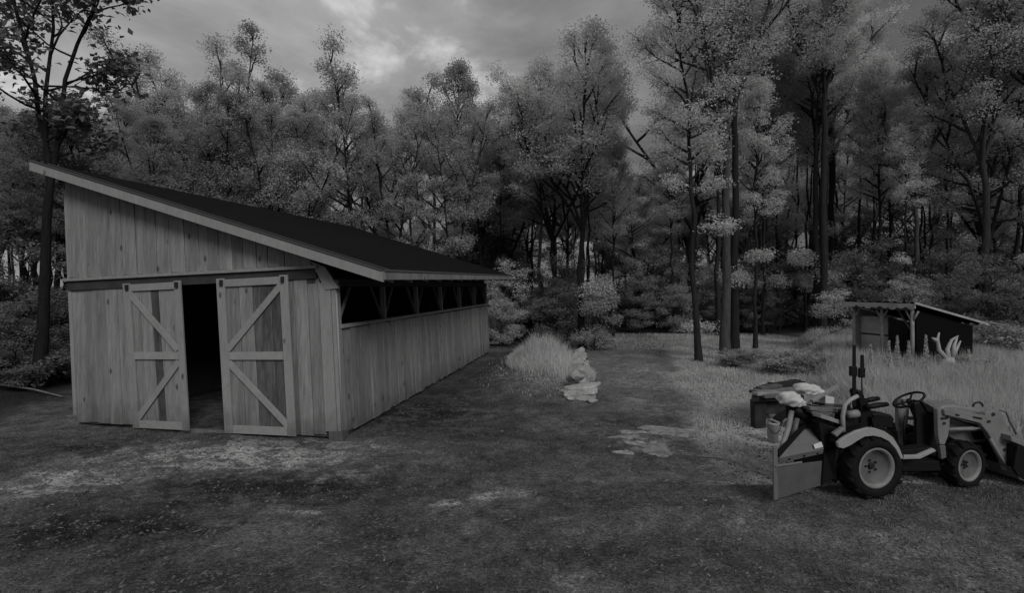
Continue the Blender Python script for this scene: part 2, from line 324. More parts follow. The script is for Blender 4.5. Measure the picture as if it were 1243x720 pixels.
def ground_detail(m):
    t = m.node_tree; lk = t.links.new; cc = [n for n in t.nodes if n.type == 'COMBINE_COLOR'][0]; cur = cc.inputs[0].links[0].from_socket
    tc = N(t, 'ShaderNodeTexCoord'); mp = N(t, 'ShaderNodeMapping'); mp.inputs['Scale'].default_value = (1, 1.5, 1); lk(tc.outputs['Object'], mp.inputs[0])
    def math_(op, a, b):
        x = N(t, 'ShaderNodeMath', operation=op)
        for k, q in enumerate((a, b)):
            if isinstance(q, (int, float)): x.inputs[k].default_value = q
            else: lk(q, x.inputs[k])
        return x.outputs[0]
    def thr(scale, lo, hi, det=9, rough=.62, dist=.4):
        n = N(t, 'ShaderNodeTexNoise'); n.inputs['Scale'].default_value = scale; n.inputs['Detail'].default_value = det; n.inputs['Roughness'].default_value = rough; n.inputs['Distortion'].default_value = dist
        lk(mp.outputs[0], n.inputs['Vector']); r = N(t, 'ShaderNodeMapRange'); lk(n.outputs['Fac'], r.inputs[0]); r.inputs[1].default_value = lo; r.inputs[2].default_value = hi; return r.outputs[0]
    fl = N(t, 'ShaderNodeAttribute', attribute_name='flake').outputs['Fac']; st = N(t, 'ShaderNodeAttribute', attribute_name='stain').outputs['Fac']
    # pale worn crust that has flaked off in patches; dark damp stains with ragged edges
    edge = math_('ADD', math_('MULTIPLY', fl, .30), thr(2.6, .2, .8))
    r = N(t, 'ShaderNodeMapRange'); lk(edge, r.inputs[0]); r.inputs[1].default_value = .66; r.inputs[2].default_value = .74
    cr = math_('MULTIPLY', r.outputs[0], math_('MULTIPLY', thr(9, .36, .50), fl))
    cur = math_('ADD', cur, math_('MULTIPLY', cr, .26))
    e2 = math_('ADD', math_('MULTIPLY', st, .34), thr(3.1, .2, .8))
    r = N(t, 'ShaderNodeMapRange'); lk(e2, r.inputs[0]); r.inputs[1].default_value = .60; r.inputs[2].default_value = .72; r.inputs[3].default_value = 1; r.inputs[4].default_value = .50
    k_ = N(t, 'ShaderNodeMix'); k_.data_type = 'FLOAT'; lk(math_('MINIMUM', math_('MULTIPLY', st, 3.0), 1.0), k_.inputs[0]); k_.inputs[2].default_value = 1; lk(r.outputs[0], k_.inputs[3])
    cur = math_('MULTIPLY', cur, k_.outputs[0])
    for sc, am in ((38, .22), (85, .28)):                # grains of gravel
        v = N(t, 'ShaderNodeTexVoronoi'); v.inputs['Scale'].default_value = sc; lk(tc.outputs['Object'], v.inputs['Vector'])
        sp = N(t, 'ShaderNodeSeparateColor'); lk(v.outputs['Color'], sp.inputs[0]); r = N(t, 'ShaderNodeMapRange'); lk(sp.outputs[0], r.inputs[0]); r.inputs[3].default_value = 1-am; r.inputs[4].default_value = 1+am
        cur = math_('MULTIPLY', cur, r.outputs[0])
    for k in range(3): lk(cur, cc.inputs[k])
ground_detail(M['ground'])
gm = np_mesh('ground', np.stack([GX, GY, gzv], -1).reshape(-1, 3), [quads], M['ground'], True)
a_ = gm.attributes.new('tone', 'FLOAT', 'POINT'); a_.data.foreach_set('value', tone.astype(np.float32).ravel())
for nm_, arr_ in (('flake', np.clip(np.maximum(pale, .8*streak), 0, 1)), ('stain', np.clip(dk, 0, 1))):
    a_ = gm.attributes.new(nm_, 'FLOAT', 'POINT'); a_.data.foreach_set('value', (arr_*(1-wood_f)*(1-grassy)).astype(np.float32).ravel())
tag(link('ground', gm), 'yard of trodden dirt and gravel with pale worn patches', 'ground', None, 'structure')

# ------------------------------------------------------------------ barn
def B(u, s, z):
    q = BR+(u+LEAN*z)*BU+s*BS
    return Vector((q[0], q[1], z))
def fw(px, py, s=0.0):
    """point of the barn's front plane (moved back by s) seen at a photograph pixel"""
    dx_ = (px-CX)/F; n = BS; k = ((BR+s*BS)@n)/(dx_*n[0]+n[1])
    return Vector((dx_*k, k, CAMH-(py-HY)/F*k))
BS3 = Vector((BS[0], BS[1], 0))
barn = thing('barn', (BR[0], BR[1], 0), 'pale board barn with black single pitch roof and its cross-braced front doors half open', 'barn')
def fplate(poly, s, th, name, mt, parent, bevel=.004):
    return MB().prism([fw(x, y, s) for x, y in poly], BS3*th).build(name, mt, parent, bevel=bevel)
def bbox(u0, u1, s0, s1, z0, z1, name, mt, parent, z1b=None, bevel=.004):
    z1b = z1 if z1b is None else z1b
    return MB().hexa([B(u0,s0,z0),B(u1,s0,z0),B(u1,s1,z0),B(u0,s1,z0),B(u0,s0,z1),B(u1,s0,z1b),B(u1,s1,z1b),B(u0,s1,z1)]).build(name, mt, parent, bevel=bevel)
U_LO, U_HI, S_NEAR, S_FAR = -.955, 5.0, -.36, 10.12
def zroof(u, s):
    a = (u-U_LO)/(U_HI-U_LO); b = (s-S_NEAR)/(S_FAR-S_NEAR)
    return (2.53+.15*b)*(1-a)+(4.34+.17*b)*a
def beam_z(u): return 2.585-.042*u      # underside of the upper wall: the beam is not level
rb = random.Random(3)
WL, WF = 4.76, 10.2
# upper front boards
u = 0.34
while u < WL-.02:
    wd = rb.uniform(.17, .29); u1 = min(u+wd, WL)
    if WL-u1 < .1: u1 = WL
    g = rb.choice([.003,.005,.009,.014]); dz = rb.uniform(-.009, .009)
    bbox(u+g/2, u1-g/2, -.045+dz, -.02+dz, beam_z(u)+.05, zroof(u,0)-.12, 'board', M['wood'], barn, zroof(u1,0)-.12)
    u = u1
bbox(.3, WL+.06, -.02, .02, 2.35, zroof(.3,0)-.15, 'wall_sheathing', M['inner'], barn, zroof(WL,0)-.15)
# ledge and dark header below the upper boards
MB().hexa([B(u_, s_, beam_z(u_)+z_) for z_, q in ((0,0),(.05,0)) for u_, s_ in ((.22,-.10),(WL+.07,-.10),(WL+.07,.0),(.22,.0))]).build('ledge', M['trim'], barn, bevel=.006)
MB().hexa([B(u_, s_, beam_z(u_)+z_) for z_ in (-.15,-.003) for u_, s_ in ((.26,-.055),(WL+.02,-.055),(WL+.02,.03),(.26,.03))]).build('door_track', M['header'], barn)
def low_boards(ua, ub):
    u = ua
    while u < ub-.02:
        wd = rb.uniform(.19, .30); u1 = min(u+wd, ub)
        if ub-u1 < .1: u1 = ub
        g = rb.choice([.003,.005,.008,.013]); dz = rb.uniform(-.009, .009)
        bbox(u+g/2, u1-g/2, -.02+dz, .008+dz, rb.uniform(.035,.06), beam_z((u+u1)/2)-.13, 'board', M['wood'], barn)
        u = u1
low_boards(3.05, WL); low_boards(.24, 1.28)
low_boards(1.28, 1.72); low_boards(2.72, 3.05)
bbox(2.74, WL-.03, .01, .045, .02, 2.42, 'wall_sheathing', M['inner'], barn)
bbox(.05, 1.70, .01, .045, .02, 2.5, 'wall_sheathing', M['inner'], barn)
# corner posts and trims
bbox(WL-.02, WL+.045, -.03, .12, .16, zroof(WL,0)-.35, 'corner_post', M['trim'], barn)
bbox(.05, .235, -.045, .0, .12, 2.36, 'corner_post', M['trim'], barn)
bbox(-.035, .045, -.03, .10, .05, 2.40, 'corner_post', M['trim'], barn)
bbox(-.05, .17, -.075, .12, -.05, .13, 'foundation_block', M['concrete'], barn, bevel=.01)
MB().tube([B(-.05,-.05,.15), B(-.05,-.05,2.2)], .014, 8).build('conduit', M['pipe'], barn, True)
fplate([(377,317),(394,324),(411,350),(395,352)], -.06, .05, 'knee_brace', M['trim'], barn)
# sides
s = .10
while s < WF-.02:
    wd = rb.uniform(.17, .29); s1 = min(s+wd, WF)
    if WF-s1 < .1: s1 = WF
    g = rb.choice([.004,.006,.012,.02]); dz = rb.uniform(-.012, .012)
    bbox(-.03+dz, .0+dz, s+g/2, s1-g/2, rb.uniform(.04,.08), 1.655-.003*s+rb.uniform(-.012,.012), 'board', M['wood'], barn)
    s = s1
bbox(.01, .04, .1, WF, .02, 1.64, 'wall_sheathing', M['inner'], barn)
bbox(-.06, .05, .06, WF+.02, 1.665, 1.715, 'window_sill', M['trim'], barn)
bbox(-.035, .05, .06, WF+.02, 2.30, 2.42, 'header_beam', M['header'], barn)  # dark header colour paints in the shade under the eave
bays = [.05+1.7*i for i in range(7)]; bays[-1] = WF-.05
for i, sb in enumerate(bays):
    bbox(-.025, .06, sb-.04, sb+.04, 1.718, 2.298, 'window_post', M['wood'], barn)
for i in range(6):
    a, b = bays[i]+.05, bays[i+1]-.05
    for p, q in ((a, a+.42), (b, b-.42)):
        MB().bar(B(.03, p, 1.725), B(.03, q, 2.29), .03, .04, tuple(BU)+(0,)).build('window_brace', M['oldwood'], barn)
# walls the photograph does not show, and the loft wall between header and roof
bbox(WL-.03, WL-.005, .13, WF, .02, 3.55, 'wall_panel', M['inner'], barn)
bbox(WL-.003, WL+.02, .13, WF, .05, zroof(WL,5)-.16, 'wall_panel', M['wood'], barn)
bbox(.05, WL, WF-.02, WF+.01, .02, zroof(.05,WF)-.2, 'wall_panel', M['inner'], barn, zroof(WL,WF)-.2)
# roof
def slab(u0, u1, s0, s1, t0, t1, name, mt, dz=0):
    c = [(u0,s0),(u1,s0),(u1,s1),(u0,s1)]
    return MB().hexa([B(a,b,zroof(a,b)+t0) for a,b in c]+[B(a,b,zroof(a,b)+t1) for a,b in c]).build(name, mt, barn)
rf = slab(U_LO+.02, U_HI-.02, S_NEAR+.02, S_FAR, -.075, 0, 'roof', M['roof'])
for k in range(5):                                   # lapped courses of rolled roofing
    uu = U_LO+.02+(U_HI-U_LO-.04)*k/5
    MB().hexa([B(a,b,zroof(a,b)+z) for z in (.001,.006) for a,b in ((uu,S_NEAR+.26),(uu+1.17,S_NEAR+.26),(uu+1.17,S_FAR-.02),(uu,S_FAR-.02))]).build('roofing_sheet', M['roof'], rf)
slab(U_LO, U_HI, S_NEAR-.03, S_NEAR+.018, -.165, -.015, 'rake_board', M['trim'])
slab(U_LO, U_HI, S_NEAR-.045, S_NEAR+.02, -.012, .012, 'drip_edge', M['roofedge'])
slab(U_LO+.02, U_HI-.02, S_NEAR+.235, S_NEAR+.26, .001, .014, 'roofing_seam', M['roofedge'])
slab(U_LO-.025, U_LO+.018, S_NEAR+.02, S_FAR, -.125, -.02, 'eave_fascia', M['wood'])
slab(U_LO-.03, U_LO+.02, S_NEAR+.02, S_FAR, -.018, .008, 'drip_edge', M['roofedge'])
slab(U_HI-.018, U_HI+.02, S_NEAR+.02, S_FAR, -.15, -.01, 'eave_fascia', M['trim'])
slab(U_LO, U_HI, S_FAR+.003, S_FAR+.03, -.15, -.012, 'rake_board', M['trim'])
for k in range(14):
    sb = .02+k*.77
    MB().hexa([B(a,b,zroof(a,b)-.078+z) for z in (-.11,0) for a,b in ((U_LO+.03,sb),(U_HI-.03,sb),(U_HI-.03,sb+.045),(U_LO+.03,sb+.045))]).build('rafter', M['wood'], barn)
# doors: outline frame is the door, boards and braces its sub-parts
def door(x0t, x1t, yt0, yt1, x0b, x1b, yb0, yb1, boards, sp, flip):
    def P(a, b):                                     # bilinear in the leaf: a 0..1 across, b 0..1 down
        xt = x0t+(x1t-x0t)*a; yt = yt0+(yt1-yt0)*a; xb = x0b+(x1b-x0b)*a; yb = yb0+(yb1-yb0)*a
        return (xt+(xb-xt)*b, yt+(yb-yt)*b)
    mb = MB(); wS = .115
    def q(a0, a1, b0, b1, s_, th): mb.prism([fw(*P(a, b), s_) for a, b in ((a0,b0),(a1,b0),(a1,b1),(a0,b1))], BS3*th)
    q(0, wS, 0, 1, sp-.03, .03); q(1-wS, 1, 0, 1, sp-.03, .03)
    d = mb.build('door', M['trim'], barn, bevel=.004)
    def piece(pts, s_, th, name, mt): MB().prism([fw(*P(a,b), s_) for a, b in pts], BS3*th).build(name, mt, d, bevel=.003)
    for b0, b1, m_ in ((.008,.055,'brace'),(.475,.525,'brace'),(.945,.997,'brace')):
        piece([(wS+.004,b0),(1-wS-.004,b0),(1-wS-.004,b1),(wS+.004,b1)], sp-.028, .027, 'rail', M[m_])
    n = len(boards); a = .03
    for wd, m_ in boards:
        dz = rb.uniform(-.004,.004)
        piece([(a+.004,.02),(a+wd-.004,.02),(a+wd-.004,.985),(a+.004,.985)], sp+.006+dz, .025, 'door_board', M[m_]); a += wd
    for (a0,b0,a1,b1) in ((.09,.06,.89,.46),(.89,.54,.09,.94)):
        if flip: a0, a1 = 1-a0, 1-a1
        p0 = Vector(fw(*P(a0,b0), sp-.02)); p1 = Vector(fw(*P(a1,b1), sp-.02))
        MB().bar(p0+BS3*.004, p1+BS3*.004, .026, .10, tuple(BS)+(0,)).build('diagonal_brace', M['brace'], d, bevel=.003) if False else \
        MB().bar(p0+BS3*.004, p1+BS3*.004, .10, .026, tuple(BS)+(0,)).build('diagonal_brace', M['brace'], d, bevel=.003)
    for a_ in (.07, .93):
        MB().box(Vector(fw(*P(a_,.028), sp-.045)), (.045,.035,.09)).build('hanger', M['iron'], d)
    return d
door(148.5,218.5,344.5,340.5, 161,229.5,520,523.5, [(.25,'wood'),(.2,'wood'),(.13,'darkwood'),(.31,'wood'),(.06,'darkwood')], -.085, False)
door(262,348.5,338.5,333.5, 272.5,359,526.5,530.5, [(.28,'wood'),(.19,'wood'),(.26,'darkwood'),(.24,'darkwood')], -.085, True)
bbox(1.70, 2.75, -.06, .0, -.02, .045, 'door_sill', M['wood'], barn)

# ------------------------------------------------------------------ trees
def tree_mesh(seed, H, r0, clear=.4, fork=None, nlead=2, leadang=24, spread=3, nlimb=26, elev=(60, 12), prof='round', leaf=.12, per=42, spray=.5,
              flat=.3, low=4, lean=(0,0), sub=5, droop=0, bend=.06, limbr=.46):
    r = np.random.RandomState(seed); mb = MB(); cen = []
    def path(p, d, ln, n, wig, up):
        pts = [np.array(p, float)]; d = np.array(d, float)
        for i in range(n):
            d = d+r.normal(0, wig, 3); d[2] += up; d /= np.linalg.norm(d); pts.append(pts[-1]+d*ln/n)
        return pts
    def along(pts, t):
        k = t*(len(pts)-1); i = min(int(k), len(pts)-2); f = k-i; return pts[i]*(1-f)+pts[i+1]*f, (pts[i+1]-pts[i])/np.linalg.norm(pts[i+1]-pts[i])
    def limb(p, az, el, ln, rad):
        d = np.array((math.cos(az)*math.cos(el), math.sin(az)*math.cos(el), math.sin(el)))
        pts = path(p, d, ln, 6, .11, .05-droop)
        mb.tube(pts, [rad*(1-.85*i/6)+.004 for i in range(7)], 5, False)
        for k in range(sub):
            t = .40+.60*(k+r.rand()*.8)/sub; q, dd = along(pts, min(t, 1))
            a2 = az+(1 if k % 2 else -1)*r.uniform(.5, 1.2); e2 = el*.5+r.uniform(-.25,.4)
            l2 = ln*r.uniform(.25,.45)*(1.15-t*.5)
            d2 = np.array((math.cos(a2)*math.cos(e2), math.sin(a2)*math.cos(e2), math.sin(e2)))
            p2 = path(q, d2, l2, 3, .15, .03-droop)
            mb.tube(p2, [rad*.35*(1-.8*i/3)+.003 for i in range(4)], 3, False)
            cen.append(p2[-1]); cen.append(p2[2]*.6+p2[1]*.4+r.normal(0,.12,3))
        cen.append(pts[-1]); cen.append(along(pts,.8)[0])
    def P(t):
        if prof == 'round': return math.sin(math.pi*min(1, .22+.78*t))**.7 if t < .98 else .2
        if prof == 'cone': return (1-t)**.8+.08
        if prof == 'vase': return .45+.65*math.sin(math.pi*.75*t)
        return 1-.5*t
    fk = fork if fork else H*.94
    n = max(6, int(fk/.8)); tr = [np.array((lean[0]*(i/n)**1.2+r.normal(0,bend)*(i>0), lean[1]*(i/n)+r.normal(0,bend)*(i>0), -.25+(fk+.25)*i/n)) for i in range(n+1)]
    rend = .62 if fork else .12
    mb.tube(tr, [r0*(1+.5*math.exp(-2.2*max(0,p[2])))*(1-(1-rend)*i/n) for i, p in enumerate(tr)], 8, False)
    leaders = [(tr, clear*H/fk, 1.0)] if not fork else []
    if fork:
        a0 = r.rand()*6.28
        for k in range(nlead):
            a = a0+6.283*k/nlead+r.normal(0,.25); g = math.radians(leadang)*r.uniform(.6,1.2)
            if k == 0: g *= .4
            d = (math.sin(g)*math.cos(a), math.sin(g)*math.sin(a), math.cos(g))
            pl = path(tr[-1]-np.array((0,0,.1)), d, (H-fk)*r.uniform(.85,1.05)/math.cos(g*.8), 8, .07, .02)
            rr = r0*.62*(.85 if nlead < 3 else .7)
            mb.tube(pl, [rr*(1-.88*i/8)+.006 for i in range(9)], 7, False); leaders.append((pl, .12, 1.0/nlead))
    for pl, t0, share in leaders:
        nl = int(nlimb*share*(1.25 if fork else 1))
        for k in range(nl):
            t = t0+(1-t0)*(k+r.rand()*.7)/nl; q, dd = along(pl, min(t,1)); tt = (q[2]-clear*H)/max(.1,(H-clear*H)); tt = min(max(tt,0),1)
            el = math.radians(elev[1]+(elev[0]-elev[1])*tt**1.3)+r.normal(0,.14)
            ln = spread*P(tt)*r.uniform(.7,1.15)*(.8 if fork else 1); limb(q, k*2.4+r.normal(0,.4), el, max(.5,ln), max(.014, r0*limbr*(1-.55*tt)))
    for k in range(low):                              # thin low branches in the shade
        q, dd = along(tr, r.uniform(.16,.5)*(1 if not fork else 1)); limb(q, r.rand()*6.28, r.uniform(-.1,.3), spread*r.uniform(.3,.6), .014)
    cen = np.array(cen); nc = len(cen)
    cnt = per; Np = nc*cnt
    rad = spray*r.uniform(.6,1.3,(nc,1)); rad = np.repeat(rad, cnt, 0)
    off = r.normal(0,.55,(Np,3)); ln_ = np.linalg.norm(off,axis=1)[:,None]; off *= np.minimum(1, 1.0/np.maximum(ln_,1e-6)); off[:,2] *= flat; pos = np.repeat(cen, cnt, 0)+off*rad
    keep = pos[:,2] > .15; pos = pos[keep]; Np = len(pos)
    nor = r.normal(0,.75,(Np,3)); nor[:,2] += 1; nor /= np.linalg.norm(nor,axis=1)[:,None]
    tx = r.normal(0,1,(Np,3)); tx -= nor*(tx*nor).sum(1)[:,None]; tx /= np.linalg.norm(tx,axis=1)[:,None]; ty = np.cross(nor,tx)
    sz = leaf*r.uniform(.6,1.3,(Np,1)); A = pos-tx*sz*.6; Bp = pos+ty*sz*.36+nor*sz*.08; Cc = pos+tx*sz*.6-nor*sz*.12; D = pos-ty*sz*.36+nor*sz*.08
    V = np.stack([A,Bp,Cc,D],1).reshape(-1,3); q4 = np.arange(Np*4).reshape(-1,4)
    kz = H/np.percentile(V[:,2], 99.7)                # the crown's top sits at H
    V[:,2] *= kz; mb.v = [Vector((v[0], v[1], v[2]*kz)) for v in mb.v]
    return mb, V, q4
PROTO = {}
def make_proto(key, barkm, leafm, **k):
    mb, V, q4 = tree_mesh(**k)
    me = bpy.data.meshes.new('trunk'); me.from_pydata([tuple(v) for v in mb.v], [], mb.f); me.materials.append(M[barkm]); me.polygons.foreach_set('use_smooth', [True]*len(me.polygons))
    cr = np_mesh('crown', V, [q4], M[leafm])
    PROTO[key] = (me, cr, k['H'])
def plant(key, x, y, rz, sc, label, name='tree', group=None, cat='tree', tilt=(0,0), scz=None, leafm=None):
    me, cr, h = PROTO[key]
    o = thing(name, (x, y, gzf(x, y)), label, cat, group); o.rotation_euler = (tilt[0], tilt[1], rz); o.scale = (sc, sc, scz or sc)
    link('trunk', me, o); c = link('crown', cr, o)
    if leafm: c.material_slots[0].link = 'OBJECT'; c.material_slots[0].material = M[leafm]
    return o
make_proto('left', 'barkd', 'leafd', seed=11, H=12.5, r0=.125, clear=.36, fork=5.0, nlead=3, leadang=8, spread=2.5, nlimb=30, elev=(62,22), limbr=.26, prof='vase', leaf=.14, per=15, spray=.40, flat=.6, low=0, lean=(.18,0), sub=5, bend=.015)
make_proto('vase', 'bark', 'leafm', seed=21, H=12.8, r0=.17, clear=.34, fork=4.0, nlead=4, leadang=30, spread=2.5, nlimb=44, elev=(70,24), prof='round', leaf=.07, per=40, spray=.42, flat=.6, low=1, sub=7, limbr=.42)
make_proto('multi', 'bark', 'leafm', seed=22, H=11.6, r0=.145, clear=.34, fork=2.6, nlead=4, leadang=20, spread=2.1, nlimb=42, elev=(70,26), prof='round', leaf=.07, per=40, spray=.42, flat=.6, low=1, sub=7, limbr=.40)
make_proto('slim', 'bark', 'leaf', seed=23, H=12.2, r0=.095, clear=.46, spread=1.7, nlimb=30, elev=(75,40), prof='round', leaf=.065, per=46, spray=.34, flat=.55, low=0, sub=7)
make_proto('dome', 'bark', 'leafp', seed=24, H=11.6, r0=.14, clear=.28, fork=4.6, nlead=5, leadang=28, spread=2.7, nlimb=50, elev=(78,34), prof='round', leaf=.065, per=60, spray=.42, flat=.6, low=6, sub=8)
make_proto('leaner', 'bark', 'leaf', seed=25, H=13, r0=.105, clear=.42, spread=1.9, nlimb=28, elev=(70,22), prof='vase', leaf=.06, per=54, spray=.38, flat=.4, low=1, sub=7, lean=(-.7,0), bend=.04)
make_proto('stout', 'barkl', 'leaf', seed=26, H=14, r0=.15, clear=.44, fork=7.0, nlead=4, leadang=22, spread=2.4, nlimb=44, elev=(75,30), prof='round', leaf=.065, per=52, spray=.40, flat=.5, low=1, sub=7, bend=.03)
make_proto('tall', 'bark', 'leaf', seed=27, H=16, r0=.16, clear=.44, fork=9.5, nlead=3, leadang=18, spread=2.3, nlimb=46, elev=(75,30), prof='round', leaf=.065, per=52, spray=.40, flat=.5, low=2, sub=7, bend=.04)
make_proto('pole', 'bark', 'leaf', seed=33, H=14, r0=.08, clear=.55, spread=1.5, nlimb=24, elev=(75,40), prof='round', leaf=.065, per=44, spray=.36, flat=.55, low=3, sub=6, bend=.04)
make_proto('fir', 'bark', 'needle', seed=28, H=14, r0=.15, clear=.12, spread=2.5, nlimb=64, elev=(30,0), prof='cone', leaf=.065, per=90, spray=.42, flat=.25, low=3, droop=.03)
make_proto('sapling', 'bark', 'leafm', seed=29, H=3.4, r0=.03, clear=.15, spread=1.15, nlimb=16, elev=(60,15), prof='vase', leaf=.06, per=40, spray=.30, flat=.45, low=2, sub=5, bend=.05)
make_proto('sapling2', 'bark', 'leafm', seed=30, H=2.3, r0=.025, clear=.10, spread=1.0, nlimb=14, elev=(60,15), prof='round', leaf=.06, per=40, spray=.28, flat=.5, low=2, sub=5, bend=.05)
make_proto('bush', 'bark', 'shrub', seed=31, H=.75, r0=.02, clear=.1, fork=.12, nlead=5, leadang=45, spread=.34, nlimb=20, elev=(70,20), prof='round', leaf=.055, per=26, spray=.16, flat=.6, low=0, sub=4, bend=.01)
def X_(px, Y): return (px-CX)/F*Y
for key, px, Y, rz, sc, tilt, label in [
    ('left', 50, 11.6, 0, 1.0, (0,0), 'dark forked tree with broad leaves standing left of the barn'),
    ('vase', 288, 23.5, 1.0, 1.06, (0,0), 'wide spreading tree with bare arching limbs above the barn roof'),
    ('multi', 432, 23, 2.0, 1.06, (0,0), 'tree of several dark stems rising behind the low end of the barn roof'),
    ('slim', 556, 23, 4.0, 1.02, (0,0), 'slender dark trunked tree just past the far corner of the barn roof'),
    ('slim', 657, 21.5, 1.2, .98, (0,0), 'slender tree close left of the big domed tree'),
    ('dome', 706, 19.8, .3, 1.04, (0,0), 'big domed pale leaved tree behind the stone wall'),
    ('dome', 672, 23.5, 2.1, 1.0, (0,0), 'bushy tree half hidden behind the big domed tree'),
    ('leaner', 849, 15.6, 0, 1.0, (0,0), 'thin tree leaning left over the track with layered sprays'),
    ('stout', 881, 15.8, 2.2, 1.02, (0,0), 'stoutest pale barked trunk at the right edge of the track'),
    ('tall', 892, 17.6, .9, .92, (0,0), 'dark straight tree standing right behind the stoutest trunk'),
    ('tall', 999, 20.6, 3.6, 1.0, (0,-.01), 'tall straight dark tree between the track and the small shed'),
    ('slim', 917, 18.3, 5.2, .8, (0,.01), 'thin pole of a tree behind the low bushes'),
    ('slim', 744, 21.3, 2.6, .72, (0,0), 'short thin tree at the end of the track, right of the domed tree'),
    ('slim', 1068, 23, .2, 1.05, (0,0), 'slim tree rising behind the front posts of the small shed'),
    ('stout', 1112, 22, 1.3, .85, (0,0), 'forked tree behind the roof of the small shed'),
    ('stout', 1196, 18.8, .7, 1.0, (0,0), 'dark dense forked tree just right of the small shed'),
    ('tall', 1262, 17.5, 2.4, .9, (0,0), 'tall leafy tree at the right edge beyond the tall grass')]:
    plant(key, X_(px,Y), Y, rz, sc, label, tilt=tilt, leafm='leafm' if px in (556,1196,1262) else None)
# the wood behind: every tree one object
sky_px = [-400,-60,60,120,200,250,330,400,470,600,640,715,735,815,835,1040,1075,1130,1160,1300,1700]
sky_py = [40, 125, 135, 120, 118, 84, 84, 112, 110, 116, 104, 60, 195, 200, -30, -30, 95, 100, 25, -20, -20]
rt = random.Random(12); pts = []; heroes = [(X_(p,Y),Y) for p,Y in ((51,11.6),(288,23.5),(432,23),(556,23),(657,21.5),(706,19.8),(672,23.5),(849,15.6),(881,15.8),(892,17.6),(999,20.6),(1068,23),(1112,22),(1196,18.5),(1268,16.5),(744,21.3),(917,18.3))]
tries = 0
while len(pts) < 150 and tries < 60000:
    tries += 1
    far = len(pts) >= 62
    Y = rt.uniform(30, 62) if far else rt.uniform(17, 29); px = rt.uniform(-140, 1390); x = X_(px, Y)
    u_, s_ = barn_us(x, Y); u_ = float(u_); s_ = float(s_)
    if -2.2 < u_ < 6.5 and -1 < s_ < 12.5: continue
    if 595 < px < 1030 and Y < 23: continue
    if 610 < px < 830 and Y < 27: continue
    if px >= 1000 and Y < 19.5: continue
    if px < 600 and Y < 17 and x > -10: continue
    md = 1.9+Y*.02
    if any((x-a)**2+(Y-b)**2 < md*md for a,b in pts+heroes): continue
    pts.append((x, Y))
pts += [(X_(p_,q_),q_) for p_,q_ in ((838,36),(862,33),(880,38.5),(905,35),(772,41),(800,38),(925,40),(640,34),(690,36),(735,38),(952,36),(985,39),(590,35),(30,22),(60,26),(85,30),(10,27),(70,21),(45,33))]
pts += [(-13.0,11.0),(-12.2,14.2),(-10.9,15.6),(-15.5,13.0),(-14.8,9.4),(-12.6,9.2),(-16.4,10.6),(-10.4,18.2)]
HERO = [(51,'dark forked tree at the barn'),(288,'wide spreading tree above the barn roof'),(432,'many stemmed tree behind the low roof end'),(556,'slender tree at the far roof corner'),(706,'big domed tree'),
        (849,'thin leaning tree at the track'),(999,'tall dark tree between track and shed'),(1068,'slim tree behind the shed posts'),(1112,'forked tree behind the shed roof'),(1196,'dark forked tree right of the shed'),(1262,'tall tree at the right edge')]
USED = {}
pts.sort(key=lambda p: min(abs(CX+p[0]/p[1]*F-h[0]) for h in HERO))
for x, Y in pts:
    px = CX+x/Y*F
    key = rt.choice(['vase','multi','slim','pole','stout','tall','pole','pole'] if px > 620 else ['vase','multi','slim','slim','dome','tall','slim','fir' if px < 100 else 'multi'])
    yt = np.interp(px, sky_px, sky_py)+rt.uniform(0, 45)
    if Y >= 30: yt = max(yt, rt.uniform(205, 270) if px < 640 else (rt.uniform(185, 240) if px < 980 else rt.uniform(100, 210)))
    if Y >= 33 and abs(Y*10 % 5) < 1e-6: key = ['dome','vase','dome'][int(Y) % 3]
    H = min(max(7.5, CAMH+(HY-yt)/F*Y), 17+.12*Y); sc = H/PROTO[key][2]; sxy = min(1.35, max(.75, sc))
    look = dict(vase='spreading', multi='several stemmed', slim='slender', stout='forked', tall='tall straight', dome='bushy topped', pole='thin pole like', fir='dense cone shaped')[key]
    if Y >= 30 or px < -40 or px > 1290:
        if px < 80: lab, grp = 'far tree in the dark wood left of the barn', 'far trees in the wood left of the barn'
        elif px < 610: lab, grp = 'far tree showing between the nearer trees above the barn roof', 'far trees behind the barn'
        elif px < 830: lab, grp = 'far tree in the shaded wood beyond the end of the track', 'far trees beyond the end of the track'
        else: lab, grp = 'far tree between the nearer trunks behind the clearing', 'far trees behind the small shed'
    else:
        hp_, hn = min(HERO, key=lambda q: abs(q[0]-px)); side = 'left' if px < hp_ else 'right'
        cnt_ = USED.setdefault((look, hn, side), 0); USED[(look, hn, side)] += 1
        od = ['', 'second ', 'third ', 'fourth ', 'fifth ', 'sixth ', 'seventh ', 'eighth '][min(cnt_, 7)]
        lab = od+look+' tree just '+side+' of the '+hn; grp = 'trees of the nearer wood'
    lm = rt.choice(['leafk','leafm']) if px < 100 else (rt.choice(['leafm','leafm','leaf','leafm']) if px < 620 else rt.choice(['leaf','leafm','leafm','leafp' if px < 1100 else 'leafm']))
    plant(key, x, Y, rt.random()*6.28, sxy, lab, group=grp, scz=sc, leafm=lm)
rp = random.Random(31); poles = []
